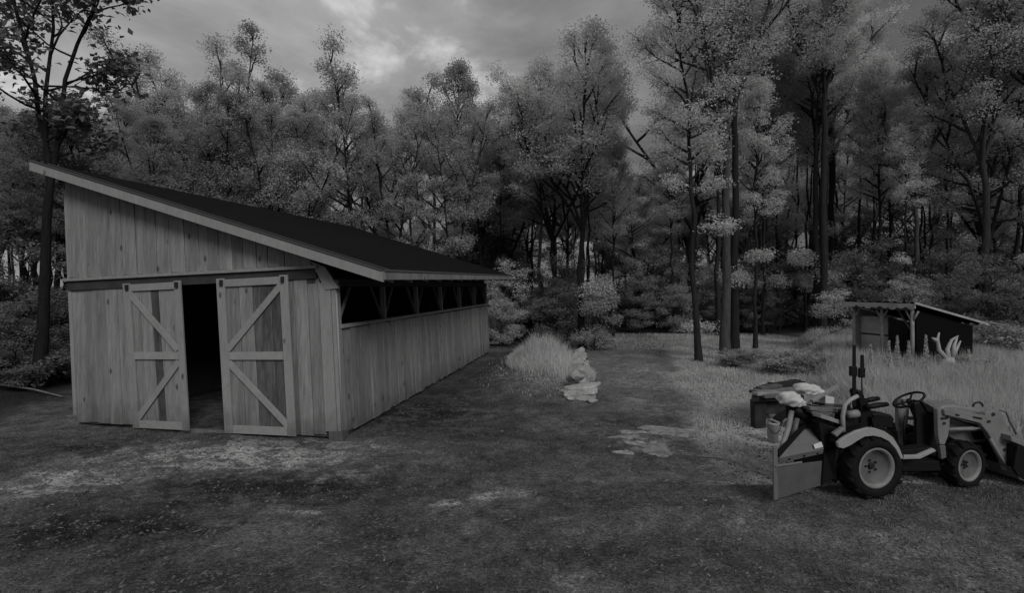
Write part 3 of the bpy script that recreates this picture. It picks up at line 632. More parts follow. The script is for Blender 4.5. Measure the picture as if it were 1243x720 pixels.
while len(poles) < 34:
    px, Y = rp.uniform(600, 1250), rp.uniform(23.5, 31); x = X_(px, Y)
    if any((x-a)**2+(Y-b)**2 < 1.4 for a,b in pts+heroes+poles) or (735 < px < 815): continue
    poles.append((x, Y)); yt = np.interp(px, sky_px, sky_py)+rp.uniform(10, 80); H = min(max(8, CAMH+(HY-yt)/F*Y), 18); sc = H/14
    zn = 'past the far end of the barn' if px < 740 else ('at the end of the track' if px < 1010 else 'behind the small shed')
    plant('pole', x, Y, rp.random()*6.28, rp.uniform(.8,1.15), 'thin bare stemmed tree in the shade '+zn, group='thin stemmed trees '+zn, scz=sc, leafm=rp.choice(['leaf','leafm']), tilt=(rp.uniform(-.03,.03), rp.uniform(-.03,.03)))
# young growth along the wood's edge
rs = random.Random(5)
for k in range(80):
    zone = k % 5
    if zone == 0: px, Y = rs.uniform(598, 740), rs.uniform(18.6, 23)
    elif zone == 1: px, Y = rs.uniform(740, 1010), rs.uniform(25, 30)
    elif zone == 2: px, Y = rs.uniform(1000, 1280), rs.uniform(17.5, 23)
    elif zone == 3: px, Y = rs.uniform(-120, 86), rs.uniform(11, 16)
    else: px, Y = rs.uniform(200, 620), rs.uniform(21, 26)
    x = X_(px, Y); u_, s_ = barn_us(x, Y)
    if zone == 3 and u_ < 5.7: continue
    if zone == 0 and k % 2: continue
    lab, grp = [('leafy sapling in the shade between barn and stone wall','saplings past the far end of the barn'),('leafy sapling at the wood edge where the track ends','saplings at the end of the track'),
                ('leafy sapling at the wood edge behind the small shed','saplings behind the small shed'),('leafy sapling in the shade left of the barn','saplings left of the barn'),('leafy sapling behind the barn roof','saplings behind the barn')][zone]
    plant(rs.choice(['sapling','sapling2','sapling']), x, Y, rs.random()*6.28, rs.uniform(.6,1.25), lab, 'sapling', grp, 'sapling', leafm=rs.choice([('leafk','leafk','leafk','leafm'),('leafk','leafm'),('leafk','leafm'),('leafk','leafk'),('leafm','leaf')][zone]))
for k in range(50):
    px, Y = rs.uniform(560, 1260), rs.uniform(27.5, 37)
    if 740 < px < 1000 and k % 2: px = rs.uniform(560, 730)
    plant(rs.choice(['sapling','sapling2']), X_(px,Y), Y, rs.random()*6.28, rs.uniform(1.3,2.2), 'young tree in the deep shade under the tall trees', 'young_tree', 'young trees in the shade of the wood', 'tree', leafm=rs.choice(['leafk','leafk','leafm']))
for px, Y, sc, lab in [(893,14.6,.7,'low bushy weed at the foot of the stoutest trunk'),(950,13.4,.8,'broad pale bush right of the small dark stump'),(985,13.6,.75,'low bush between the broad pale bush and the shed'),
                       (912,15.2,.6,'small bush behind the weed at the stoutest trunk'),(1160,12.0,.85,'weedy bush around the bleached forked stump'),
                       (32,11.3,.75,'rounded low bush by the fallen branch left of the barn'),(78,12.2,1.3,'tall bush against the left wall of the barn'),(1238,15,1.6,'pale bush at the wood edge on the far right')]:
    plant('bush', X_(px,Y), Y, sc*3, sc, lab, 'bush', None, 'bush', leafm='leafk' if px < 100 else None)

# ------------------------------------------------------------------ grass
def blades(xy, h, wd, seed, lean=.35):
    r = np.random.RandomState(seed); n = len(xy); z = gz(xy[:,0], xy[:,1])-.01
    p = np.column_stack([xy, z]); a = r.rand(n)*6.283; d = np.column_stack([np.cos(a), np.sin(a), np.zeros(n)])
    lh = np.abs(r.normal(0, lean, n))[:,None]; a2 = r.rand(n)*6.283; l = np.column_stack([np.cos(a2), np.sin(a2), np.zeros(n)])*lh
    h = h[:,None]; up = np.array((0,0,1.0)); wv = d*(wd if np.isscalar(wd) else wd[:,None])
    m_ = p+up*h*.55+l*h*.3; t = p+up*h*(1-.25*lh)+l*h*.9
    V = np.stack([p-wv, p+wv, m_+wv*.75, m_-wv*.75, t], 1).reshape(-1,3); b = np.arange(n)[:,None]*5
    return V, [b+np.array((0,1,2,3)), b+np.array((3,2,4))]
R = np.random.RandomState(77)
def scatter(n, x0, x1, y0, y1): return np.column_stack([R.uniform(x0,x1,n), R.uniform(y0,y1,n)])
SHO = np.array((9.79, 12.5)); SHF = np.array((-.34, .94)); SHD = np.array((.94, .34))      # small shed: near front corner, along its front, into its depth
def in_shed(x, y):
    a = (x-SHO[0])*SHF[0]+(y-SHO[1])*SHF[1]; b = (x-SHO[0])*SHD[0]+(y-SHO[1])*SHD[1]
    return (a > -.05) & (a < 1.7) & (b > .0) & (b < 2.4)
P = scatter(330000, 2.0, 21, 6.2, 20.5)
tall = sstep(-.2, .9, P[:,0]-(4.55+(P[:,1]-6.9)*.50)+.8*(fbm(P[:,0],P[:,1],5)-.5))*sstep(6.75,7.3,P[:,1]-.12*np.maximum(P[:,0]-6,0))
short = sstep(.1, .8, P[:,0]-(2.2+(P[:,1]-6.2)*.245)+1.0*(fbm(P[:,0]*.9,P[:,1]*.9,51)-.5))
hh = short*(.05+.10*fbm(P[:,0]*1.5,P[:,1]*1.5,6))+tall*(.42+.35*fbm(P[:,0]*.6,P[:,1]*.6,8))
keep = (hh > .03) & ~in_shed(P[:,0],P[:,1]) & (R.rand(len(P)) < .35+.65*tall) & (P[:,0] < P[:,1]*1.12+1)
keep &= ~((P[:,0] > 3.9) & (P[:,0] < 6.3) & (P[:,1] < 6.9)) & ~((P[:,1] < 8.3) & (P[:,0] > 3.35) & (P[:,0] < 4.4))
P = P[keep]; hh = hh[keep]*R.uniform(.6,1.15,keep.sum())
V, Fc = blades(P, hh, .003+.00045*P[:,1], 1)
tag(link('grass', np_mesh('grass', V, Fc, M['grass'])), 'meadow of pale grass, short by the track and tall round the shed', 'grass', None, 'stuff')
P = scatter(60000, 2.2, 7.0, 2.6, 7.2); k_ = fbm(P[:,0]*1.1,P[:,1]*1.1,15); keep = (k_+.09*(P[:,0]-3.8)-.02*(P[:,1]-5) > .60) & (R.rand(len(P)) < .45)
P = P[keep]; V, Fc = blades(P, R.uniform(.015,.055,len(P)), .0035, 2, .6)
tag(link('turf', np_mesh('turf', V, Fc, M['turf'])), 'thin cropped turf in the dirt before the tractor', 'grass', None, 'stuff')
P = scatter(26000, 2.2, 12.5, 16.0, 24.5); P = P[R.rand(len(P)) < sstep(-.6, 1.6, P[:,1]-18.6+2.2*(fbm(P[:,0]*.6,P[:,1]*.6,23)-.5)+.5*(P[:,0]-3.2))]; V, Fc = blades(P, R.uniform(.04,.13,len(P))*(.35+.65*sstep(18, 20.5, P[:,1])), .011, 3)
tag(link('meadow_grass', np_mesh('meadow_grass', V, Fc, M['grass'])), 'strip of grass along the wood edge beyond the track', 'grass', None, 'stuff')
# the mound of tall grass by the stone wall
th = R.rand(11000)*6.283; rr = np.sqrt(R.rand(11000)); gc = np.array((.98, 13.1)); P = np.column_stack([gc[0]+1.12*rr*np.cos(th), gc[1]+1.5*rr*np.sin(th)])
V, Fc = blades(P, (.16+.55*np.exp(-2.2*rr**2)*(.6+.8*fbm(P[:,0]*2.2,P[:,1]*2.2,44)))*R.uniform(.5,1.25,11000), .006, 4, .45)
c0 = np.array((gc[0], gc[1], gzf(*gc))); o = link('grass_clump', np_mesh('grass_clump', V-c0, Fc, M['grassp']), None, c0)
tag(o, 'pale mound of tall feathery grass between barn and stone wall', 'grass clump')
P = scatter(26000, -.9, 2.0, 10.2, 16); P = P[(R.rand(len(P)) < .75*np.exp(-(((P[:,0]-.75)/.75)**2+((P[:,1]-12.9)/1.7)**2)))]; V, Fc = blades(P, R.uniform(.015,.08,len(P)), .007, 6, .7)
tag(link('verge_grass', np_mesh('verge_grass', V, Fc, M['grass'])), 'sparse short grass round the pale mound', 'grass', None, 'stuff')

# ------------------------------------------------------------------ loose gravel and chips on the dirt
def stone_pts(r_, n=10):
    pass
def pebbles(P, size, seed):
    r = np.random.RandomState(seed); n = len(P); base = np.array([(1,0,0),(0,1,0),(-1,0,0),(0,-1,0),(0,0,1),(0,0,-.6)],float)
    z = gz(P[:,0],P[:,1])+gmicro(P[:,0],P[:,1]); c = np.column_stack([P, z+size*.12])
    sc = size[:,None,None]*r.uniform(.55,1.2,(n,6,1))*np.array((1,1,.6)); a = r.rand(n)*6.283
    ca, sa = np.cos(a)[:,None], np.sin(a)[:,None]; bb = base[None]*sc
    x = bb[:,:,0]*ca-bb[:,:,1]*sa; y = bb[:,:,0]*sa+bb[:,:,1]*ca
    V = (np.stack([x,y,bb[:,:,2]],-1)+c[:,None]).reshape(-1,3)
    t = np.array([(0,1,4),(1,2,4),(2,3,4),(3,0,4),(1,0,5),(2,1,5),(3,2,5),(0,3,5)])
    return V, [(np.arange(n)[:,None,None]*6+t[None]).reshape(-1,3)]
n = 70000; Yp = 2.4+11*R.rand(n)**1.3; P = np.column_stack([R.uniform(-1.05,1.05,n)*(Yp+.6), Yp])
us = barn_us(P[:,0],P[:,1]); keep = ~((us[0] > -.15) & (us[1] > -.15)) & (fbm(P[:,0]*.9,P[:,1]*.9,91) > .36) ; P = P[keep]
V, Fc = pebbles(P, .004+.0006*P[:,1]+.022*R.rand(len(P))**9, 5)
n2 = 9000; Yq = 2.4+9*R.rand(n2)**1.3; Q = np.column_stack([R.uniform(-1.05,1.05,n2)*(Yq+.6), Yq]); uq = barn_us(Q[:,0],Q[:,1]); Q = Q[~((uq[0] > -.1) & (uq[1] > -.1))]; n2 = len(Q)
zq = gz(Q[:,0],Q[:,1])+gmicro(Q[:,0],Q[:,1])+.006; an = R.rand(n2)*6.283; ln = R.uniform(.008,.03,n2)+.05*R.rand(n2)**30; wd = R.uniform(.003,.012,n2)
dd = np.column_stack([np.cos(an)*ln, np.sin(an)*ln, R.normal(0,.004,n2)]); ee = np.column_stack([-np.sin(an)*wd, np.cos(an)*wd, R.normal(0,.004,n2)]); q0_ = np.column_stack([Q, zq])
tag(link('wood_chips', np_mesh('wood_chips', np.stack([q0_-dd-ee*.6, q0_+ee, q0_+dd+ee*.3, q0_-ee],1).reshape(-1,3), [np.arange(n2*4).reshape(-1,4)], M['lug'])), 'chips and dead leaves littering the dirt yard', 'litter', None, 'stuff')
Qb = np.column_stack([R.uniform(-6,4,46), R.uniform(3,10,46)]); ub = barn_us(Qb[:,0],Qb[:,1]); Qb = Qb[~((ub[0] > -.3) & (ub[1] > -.3))]
Vb, Fb = pebbles(Qb, R.uniform(.02,.05,len(Qb)), 9); V, Fc = np.concatenate([V, Vb]), [np.concatenate([Fc[0], Fb[0]+len(V)])]
tag(link('gravel', np_mesh('gravel', V, Fc, M['peb'])), 'scattered gravel on the dirt yard', 'gravel', None, 'stuff')

# ------------------------------------------------------------------ stones
def rock(c, size, seed, n=3, flatten=1, rz=0):
    """an angular stone: a cube cut into facets and pushed about"""
    import bmesh
    bm = bmesh.new(); bmesh.ops.create_icosphere(bm, subdivisions=3, radius=1); r = np.random.RandomState(seed)
    pl = [(r.normal(0,1,3), r.uniform(.5,.66)) for _ in range(15)]; pl = [(d/np.linalg.norm(d), h) for d,h in pl]
    cs_, sn = math.cos(rz), math.sin(rz); mb = MB()
    for v in bm.verts:
        p = np.array(v.co)
        for d, h in pl:
            k = p@d
            if k > h: p = p-d*(k-h)
        p = p*(1+r.normal(0,.02)); x, y, z = p[0]*size[0], p[1]*size[1], p[2]*size[2]
        mb.v.append(Vector((c[0]+x*cs_-y*sn, c[1]+x*sn+y*cs_, c[2]+z)))
    mb.f = [tuple(v.index for v in f.verts) for f in bm.faces]; bm.free()
    return mb
sw = thing('stone_wall', (1.25, 10.6, 0), 'low dry wall of stacked pale stones holding the grassy mound', 'stone wall'); sw['kind'] = 'thing'
wr = random.Random(8); row = []
def wx(Y): return 1.42+(Y-10.5)*.155
Y = 10.75
while Y < 15.6:                                       # two rough courses, the upper set back on the mound
    l = wr.uniform(.26,.5); row.append((wx(Y+l/2)+wr.uniform(-.04,.04), Y+l/2, .11, .19, l*.62, wr.uniform(.15,.2), 1)); Y += l*.92
Y = 10.85
while Y < 15.6:
    l = wr.uniform(.22,.48); row.append((wx(Y+l/2)-.10+wr.uniform(-.05,.05), Y+l/2, .33+.02*(Y-10.8), .18, l*.62, wr.uniform(.1,.16), 2)); Y += l*.95
row += [(1.36,10.85,.40,.22,.2,.12,4),(1.16,10.22,.06,.12,.1,.07,5),(1.58,10.15,.04,.16,.1,.06,6),(1.05,10.6,.10,.14,.12,.09,7)]
zf = gzf(1.45, 10.45); rk_ = random.Random(21)       # the big layered slab at the near end
for k, (z0, z1, inset) in enumerate(((0,.11,.10),(.112,.22,.0),(.223,.29,.16))):
    ring = [(-.50,.02),(-.40,-.17),(-.12,-.24),(.16,-.22),(.30,-.12),(.32,.16),(.10,.26),(-.25,.20)]
    MB().prism([Vector((1.42+x_*(1-inset)+rk_.uniform(-.06,.06)+.05*k, 10.5+y_*(1-inset)+rk_.uniform(-.05,.05), zf-.03+z0+.10*x_*(k > 0)+rk_.uniform(-.012,.012))) for x_, y_ in ring], (.0,.02,z1-z0)).build('stone', M['stone'], sw, bevel=.018)
for i, (x, Y, z, sx_, sy_, sz_, q) in enumerate(row):
    rock((x, Y, z+gzf(wx(Y)+.25, Y)), (sx_,sy_,sz_), 100+i, rz=wr.uniform(-.35,.35)).build('stone', M['stone'], sw)
for i, (px, py, rx, ry, lab) in enumerate([(815,523,34,6.5,'largest pale flat stone bedded in the track'),(762,531,20,3,'long narrow flat stone left of the largest one in the track'),(773,538,15,3,'thin pale flat stone below the long narrow one'),
        (800,546,30,7,'broad rough flat stone nearest the camera in the track'),(758,549,11,2.5,'small flat stone left of the broad rough one'),(850,520,14,3,'flat stone off the right tip of the largest one'),(768,524,14,2.2,'faint thin flat stone behind the long narrow one')]):
    Y = F*CAMH/(py-HY); X = X_(px,Y); hy = (F*CAMH/(py-ry-HY)-F*CAMH/(py+ry-HY))/2; hx = rx/F*Y; r = np.random.RandomState(300+i); z = gzf(X,Y)
    mb = MB(); n_ = 36; q_ = [1+.22*math.sin(2*a+r0)+.16*math.sin(3*a+r1)+.10*math.sin(5*a+r2)+r.normal(0,.06) for r0,r1,r2 in [r.rand(3)*6.28] for a in [6.283*k/n_ for k in range(n_)]]; ring = [(math.cos(6.283*k/n_)*hx*q_[k]*.95, math.sin(6.283*k/n_)*hy*q_[k]*.95) for k in range(n_)]
    mb.v = [Vector((X+a*1.06,Y+b*1.06,z-.05)) for a,b in ring]+[Vector((X+a,Y+b,z+.006)) for a,b in ring]+[Vector((X+a*.8,Y+b*.8,z+.014+r.normal(0,.004))) for a,b in ring]+[Vector((X,Y,z+.017))]
    mb.f = [tuple(reversed(range(n_)))]+[(k,(k+1)%n_,n_+(k+1)%n_,n_+k) for k in range(n_)]+[(n_+k,n_+(k+1)%n_,2*n_+(k+1)%n_,2*n_+k) for k in range(n_)]+[(2*n_+k,2*n_+(k+1)%n_,3*n_) for k in range(n_)]
    mb.top('flat_stone', M['flat'], lab, 'stone', 'pale flat stones bedded in the track')

# ------------------------------------------------------------------ small shed
SZ = gzf(9.8, 13)
def S(a, b, z): q = SHO+a*SHF+b*SHD; return Vector((q[0], q[1], z))
shed = thing('lean_to_shed', (SHO[0], SHO[1], SZ), 'small lean-to shed with wavy roof edge, forked posts and black side', 'shed')
def zs(b): return 1.86-.212*b
def sbox(a0,a1,b0,b1,z0,z1,name,mt,par=shed,z1b=None):
    z1b = z1 if z1b is None else z1b
    return MB().hexa([S(a0,b0,z0),S(a1,b0,z0),S(a1,b1,z0),S(a0,b1,z0),S(a0,b0,z1),S(a1,b0,z1),S(a1,b1,z1b),S(a0,b1,z1b)]).build(name, mt, par)
for a in (.05, .78, 1.52):
    p = MB().tube([S(a,.05,SZ-.1),S(a,.06,1.0),S(a,.05,1.74)], [.05,.043,.04], 8).build('post', M['oldwoodp'], shed, True)
    MB().tube([S(a,.05,1.42),S(a+.14,.05,1.70)], .025, 6).build('fork', M['oldwoodp'], p, True)
    MB().tube([S(a,.05,1.42),S(a-.14,.05,1.70)], .025, 6).build('fork', M['oldwoodp'], p, True)
sbox(0,.03,.12,2.3,SZ-.05,zs(.12)-.1,'side_wall',M['blacktar'],z1b=zs(2.3)-.1)
sbox(1.56,1.59,.1,2.3,SZ-.05,zs(.1)-.1,'side_wall',M['panel'],z1b=zs(2.3)-.1)
sbox(.03,1.56,2.27,2.3,SZ-.05,zs(2.3)-.1,'back_wall',M['rot'])
for a0, z0, z1 in ((.8,.25,1.0),(.8,1.03,1.5)):
    sbox(a0,1.52,.3,.33,SZ+z0,z1,'grey_panel',M['panel'])
mb = MB(); nw = 72; prof = [(-.12+1.85*i/nw, .03*math.sin(i*2*math.pi/8)) for i in range(nw+1)]
for b_, dz in ((-.12,.02),(2.55,.02)):
    mb.v += [S(a,b_,zs(b_)+dz+h) for a,h in prof]+[S(a,b_,zs(b_)+dz+h-.012) for a,h in prof]
m1 = nw+1
for i in range(nw):
    mb.f += [(i,i+1,2*m1+i+1,2*m1+i),(m1+i,3*m1+i,3*m1+i+1,m1+i+1),(i,m1+i,m1+i+1,i+1),(2*m1+i,2*m1+i+1,3*m1+i+1,3*m1+i)]
mb.build('roof', M['roof'], shed)
poly = [S(-.13,-.14,1.885),S(1.74,-.14,1.885)]
nn = 54
low_ = [S(1.74-1.87*i/nn,-.14,1.79-.045*abs(math.sin(i*math.pi/6))-.02*math.sin(i*.37)) for i in range(nn+1)]
MB().prism(poly+low_, S(0,.03,0)-S(0,0,0)).build('scalloped_fascia', M['tin'], shed)
MB().bar(S(-.14,-.16,1.905),S(-.14,2.58,zs(2.58)+.03),.03,.05).build('roof_edge', M['tin'], shed)
MB().tube([S(-.18,2.6,zs(2.6)),S(1.74,2.6,zs(2.6))], .035, 8).build('eave_pole', M['tin'], shed, True)
MB().bar(S(.03,.05,1.75),S(1.6,.05,1.75),.05,.08).build('front_beam', M['oldwood'], shed)
MB().bar(S(.1,.3,1.0),S(.55,.3,1.72),.035,.035).build('inner_brace', M['oldwood'], shed)

# bleached stump with prongs, before the shed's black side
st = at(1149,436,12.0); mb = MB()
for pr in ([(1150,437),(1140,425),(1138,412),(1140,404)],[(1138,414),(1131,410)],[(1151,437),(1150,424),(1155,413),(1163,408)],[(1155,436),(1160,426),(1166,414)],[(1157,433),(1158,420),(1162,410)]):
    k = len(pr); mb.tube([at(x,y,12.0+.06*i) for i,(x,y) in enumerate(pr)], [.062-.045*i/(k-1) for i in range(k)], 7)
mb.tube([at(1150,450,12.0),at(1151,442,12.0),at(1152,434,12.0)], [.20,.16,.09], 9)
rk = mb; mb.tube([at(1150,(SZ-CAMH)*-F/12+HY,12.0),at(1150,449,12.0)], [.22,.19], 9)
mb.top('driftwood_stump', M['bone'], 'bleached forked stump with antler-like prongs before the black shed wall', 'stump', smooth=True)
mb = MB(); q0 = at(930,442,14.0); q0.z = gzf(q0.x, q0.y)-.02
for a, b_, r_ in (((0,0,0),(.02,0,.34),.07),((-.08,.02,0),(.0,0,.26),.06),((.0,0,.04),(.2,.0,.02),.05),((.02,0,.3),(.06,0,.38),.03)):
    mb.tube([q0+Vector(a), q0+(Vector(a)+Vector(b_))/2+Vector((0,.02,0)), q0+Vector(b_)], [r_, r_*.8, r_*.45], 7)
mb.top('tree_stump', M['rot'], 'small dark pointed stump among weeds left of the shed', 'stump', smooth=True)
# spire-shaped weeds
def spire(px, Y, h, lab):
    x = X_(px,Y); z = gzf(x,Y); o = thing('spire_weed', (x,Y,z), lab, 'weed', 'spire weeds before the small shed'); r = np.random.RandomState(int(px))
    MB().tube([Vector((x,Y,z-.02)),Vector((x+.02,Y,z+h))], [.014,.006], 5).build('stem', M['bone'], o)
    n = 420; t = r.rand(n)**.9; a = r.rand(n)*6.283; rad = (.17*(1-t)**1.6+.018)*np.sqrt(r.rand(n)); pos = np.column_stack([rad*np.cos(a), rad*np.sin(a), .06+(h-.04)*t])
    tx = r.normal(0,1,(n,3)); tx /= np.linalg.norm(tx,axis=1)[:,None]; ty = np.cross(tx, r.normal(0,1,(n,3))); ty /= np.linalg.norm(ty,axis=1)[:,None]; s_ = .045*(1-.5*t)[:,None]
    V = np.stack([pos-tx*s_, pos+ty*s_*.5, pos+tx*s_, pos-ty*s_*.5],1).reshape(-1,3); link('leaves', np_mesh('leaves', V, [np.arange(n*4).reshape(-1,4)], M['grass']), o)
for px, Y, h, lab in [(1057,11.6,.95,'pale spire weed in front of the grey shed panel'),(1079,11.4,1.05,'spire weed between the middle and the corner shed post'),(1089,11.6,1.15,'taller thin spire weed near the corner shed post'),
                      (1103,11.9,1.0,'spire weed standing against the corner shed post'),(1124,11.2,1.2,'spire weed before the black shed wall, left of the stump'),(1176,11.8,.8,'spire weed at the back corner of the black shed wall')]: spire(px,Y,h,lab)
# fallen branch on the left
mb = MB(); mb.tube([Vector((-11.0,11.0,gzf(-11,11)+.16)),Vector((-10.2,10.9,gzf(-10.2,10.9)+.10)),Vector((-9.3,10.6,gzf(-9.3,10.6)+.03))], [.022,.02,.014], 7)
mb.top('fallen_branch', M['oldwood'], 'thin fallen branch on the ground left of the barn', 'branch', smooth=True)
# thin hose lying over the dirt
hp = [(846,556),(870,558),(890,562),(905,568),(920,575),(945,584)]
pts3 = []
for x,y in hp:
    Y = F*CAMH/(y-HY); X = X_(x,Y); pts3.append(Vector((X,Y,gzf(X,Y)+.018)))
MB().tube(pts3, .011, 6).top('hose', M['oldwoodp'], 'thin pale hose curving over the dirt left of the steel plate', 'hose', smooth=True)

# ------------------------------------------------------------------ tractor
TA = math.radians(8.8); TF = np.array((math.cos(TA), math.sin(TA))); TL = np.array((-math.sin(TA), math.cos(TA))); TO = np.array((3.83, 5.48))
TL3 = Vector((TL[0],TL[1],0)); TF3 = Vector((TF[0],TF[1],0))
def T(px, py, yl=0.0):
    """point seen at a photograph pixel on the upright plane yl metres in from the near rear tyre's outer face"""
    d = (px-CX)/F; k = (yl+TO@TL)/(d*TL[0]+TL[1]); return Vector((d*k, k, CAMH-(py-HY)/F*k))
tr = thing('tractor', (TO[0]+.5*TL[0], TO[1]+.5*TL[1], 0), 'compact tractor with pale fenders and front loader parked facing right', 'tractor')
def tplate(poly, yl, th, name, mt, par=tr, bevel=.006): return MB().prism([T(x,y,yl) for x,y in poly], TL3*th).build(name, M[mt], par, bevel=bevel)
def ttube(pts, r_, name, mt, par=tr, n=8): return MB().tube([T(*p) for p in pts], r_, n).build(name, M[mt], par, True)
def wheel(c, R_, wd, rimr, axd, lugs, hubr):
    w_ = bpy.data.objects.new('wheel', None); C.objects.link(w_); w_.parent = tr; ax = Vector(axd).normalized()
    mb = MB(); h = wd/2
    mb.lathe(c, ax, [(-h*.82,rimr*1.0),(-h*.98,rimr*1.15),(-h,R_*.82),(-h*.86,R_*.94),(-h*.4,R_*.965),(h*.4,R_*.965),(h*.86,R_*.94),(h,R_*.82),(h*.98,rimr*1.15),(h*.82,rimr)], 40)
    up = Vector((0,0,1)); fx = up.cross(ax).normalized()
    for k in range(lugs):
        for sgn in (-1,1):
            a = 6.283*(k+(.5 if sgn > 0 else 0))/lugs; sw_ = .55*math.pi/lugs*1.2
            def pt(an, hh, rr): return c+ax*hh+(fx*math.cos(an)+up*math.sin(an))*rr
            a2 = a+.16*18/lugs*.9
            q = [pt(a,sgn*h*1.02,R_*.90),pt(a+sw_,sgn*h*1.02,R_*.90),pt(a2+sw_,sgn*h*.02,R_*.95),pt(a2,sgn*h*.02,R_*.95)]
            q2 = [pt(a,sgn*h*1.0,R_*.985),pt(a+sw_*.8,sgn*h*1.0,R_*.985),pt(a2+sw_*.8,sgn*h*.02,R_*1.01),pt(a2,sgn*h*.02,R_*1.01)]
            mb.hexa(q+q2)
    mb.build('tyre', M['tyre'], w_, True)
    mb = MB(); mb.lathe(c, ax, [(-h*.9,rimr*1.02),(-h*.95,rimr*.93),(-h*.62,rimr*.84),(h*.2,rimr*.8),(h*.85,rimr*1.02)], 40, False)
    mb.build('rim', M['rim'], w_, True)
    MB().lathe(c, ax, [(-h*.60,rimr*.835),(-h*.40,rimr*.62),(-h*.30,rimr*.30),(-h*.30,.001),(h*.2,.001),(h*.2,rimr*.8)], 40, False).build('wheel_disc', M['disc'], w_, True)
    mb = MB(); mb.lathe(c, ax, [(-h*.48,.001),(-h*.48,hubr*.8),(-h*.42,hubr),(-h*.2,hubr)], 16, False)
    for k in range(5):
        a = 6.283*k/5; q = c+(fx*math.cos(a)+up*math.sin(a))*hubr*1.9-ax*h*.34; mb.lathe(q, ax, [(-.012,.001),(-.012,.012),(.02,.012)], 6, False)
    mb.build('hub', M['iron'], w_)
RC = T(1053,570,.13); RC.z = .345
wheel(RC, .345, .27, .215, TL3, 14, .035); wheel(RC+TL3*.80, .345, .27, .215, TL3, 14, .035)
FA = TA+math.radians(6); FC = T(1167,575,.2); FC.z = .265
fd = Vector((-math.sin(FA), math.cos(FA), 0)); wheel(FC, .265, .2, .175, fd, 12, .02); wheel(FC+TL3*.72, .265, .2, .175, fd, 12, .02)
MB().tube([FC, FC+TL3*.72], .05, 10).build('front_axle', M['black'], tr, True)
MB().tube([RC, RC+TL3*.8], .09, 10).build('rear_axle', M['black'], tr, True)
# fenders with the footboard edge
fo = [(1017,538),(1021,534),(1027,530),(1040,523.5),(1054,519.5),(1064,520.5),(1074,524),(1084,531),(1091,542),(1097,556)]
fi = [(1094,558),(1088,546),(1079,536),(1070,531.5),(1060,529.5),(1050,530.5),(1042,535),(1033,541),(1024,545),(1018,543.5)]
for off, nm in ((.0,'fender'),(.84,'fender')):
    mb = MB(); pts_o = [T(x,y,-.01)+TL3*off for x,y in fo]; 
    mb.prism([T(x,y,-.01)+TL3*off for x,y in fo+fi], TL3*.035)
    fen = mb.build('fender', M['paintp'], tr, bevel=.006)
    mb = MB()
    for i in range(len(fo)-1):
        a, b_ = T(*fo[i],.02)+TL3*off, T(*fo[i+1],.02)+TL3*off; dz = Vector((0,0,-.015))
        mb.hexa([a+dz,b_+dz,b_+dz+TL3*.22,a+dz+TL3*.22,a,b_,b_+TL3*.22,a+TL3*.22])
    mb.build('fender_top', M['black'], fen)
tplate([(1095,553.5),(1115,553),(1134,545),(1137,548),(1117,557.5),(1096,558)], .0, .04, 'step_edge', 'paintp')
tplate([(1090,548),(1132,543),(1130,552),(1096,556)], .045, .14, 'footboard', 'black')
tplate([(1020,528),(1094,548),(1140,548),(1146,575),(1092,574),(1060,572),(1030,565)], .42, .26, 'chassis', 'black')
tplate([(1094,560),(1140,560),(1143,572),(1096,573)], .14, .14, 'underframe', 'black')
# hitch frame behind the rear wheel
tplate([(994,514),(1022,521),(1019,548),(1016,588),(1008,572),(1000,548)], .16, .3, 'hitch_frame', 'black')
tplate([(994,577.5),(1024,576.5),(1024,581),(994,582)], .2, .06, 'lower_link', 'black')
# seat
seat = tplate([(1059,502.5),(1066,501.5),(1083,504),(1086,509),(1085,521),(1064,518)], .32, .16, 'seat', 'black', bevel=.02)
tplate([(1041,475),(1044,473.5),(1047.5,475),(1051,484),(1057,493),(1059,505),(1061,518),(1045,520),(1045,494)], .32, .13, 'backrest', 'black', seat, .02)
for y0, y1, yl, x0, x1 in ((486,484,.66,1050,1066.5),(493.5,491,.27,1052,1077)):
    MB().tube([T(x0,y0+1,yl),T((x0+x1)/2,(y0+y1)/2,yl),T(x1,y1,yl)], [.03,.033,.025], 8).build('armrest', M['black'], seat, True)
tplate([(1058,506),(1072,516),(1092,538),(1088,541),(1060,518)], .27, .04, 'seat_base', 'black')
# roll bar
rbp = tplate([(1036,419),(1039.4,419),(1039.8,494),(1035.6,494)], .30, .02, 'roll_bar', 'black')
tplate([(1033,445),(1041,445),(1041.5,457),(1033.5,457)], .29, .035, 'hinge', 'black', rbp)
tplate([(1045.5,431),(1049,431),(1050,458),(1045.5,458)], .50, .02, 'roll_bar', 'black')
tplate([(1044,447),(1051,447),(1050.5,459),(1044,459)], .49, .035, 'hinge', 'black', rbp)
ttube([(1046,459,.52),(1046.5,476,.52)], .008, 'lock_pin', 'iron')
# controls and tank behind the seat
ttube([(1024,530,.12),(1023,505,.12),(1026,491,.12),(1033,485,.12),(1041,481,.12)], .022, 'hand_rail', 'paintp')
tplate([(1024,500),(1042,498),(1043,520),(1036,530),(1024,540),(1021,525)], .16, .12, 'valve_block', 'black')
MB().tube([T(1029,504,.12),T(1041,502,.12)], .042, 12).build('filter', M['rim'], tr, True)
ttube([(1029,496,.14),(1031,488,.14)], .02, 'filler_cap', 'iron')
tplate([(1012.5,527),(1024,519),(1027,521),(1016,531)], .05, .05, 'link_arm', 'rim')
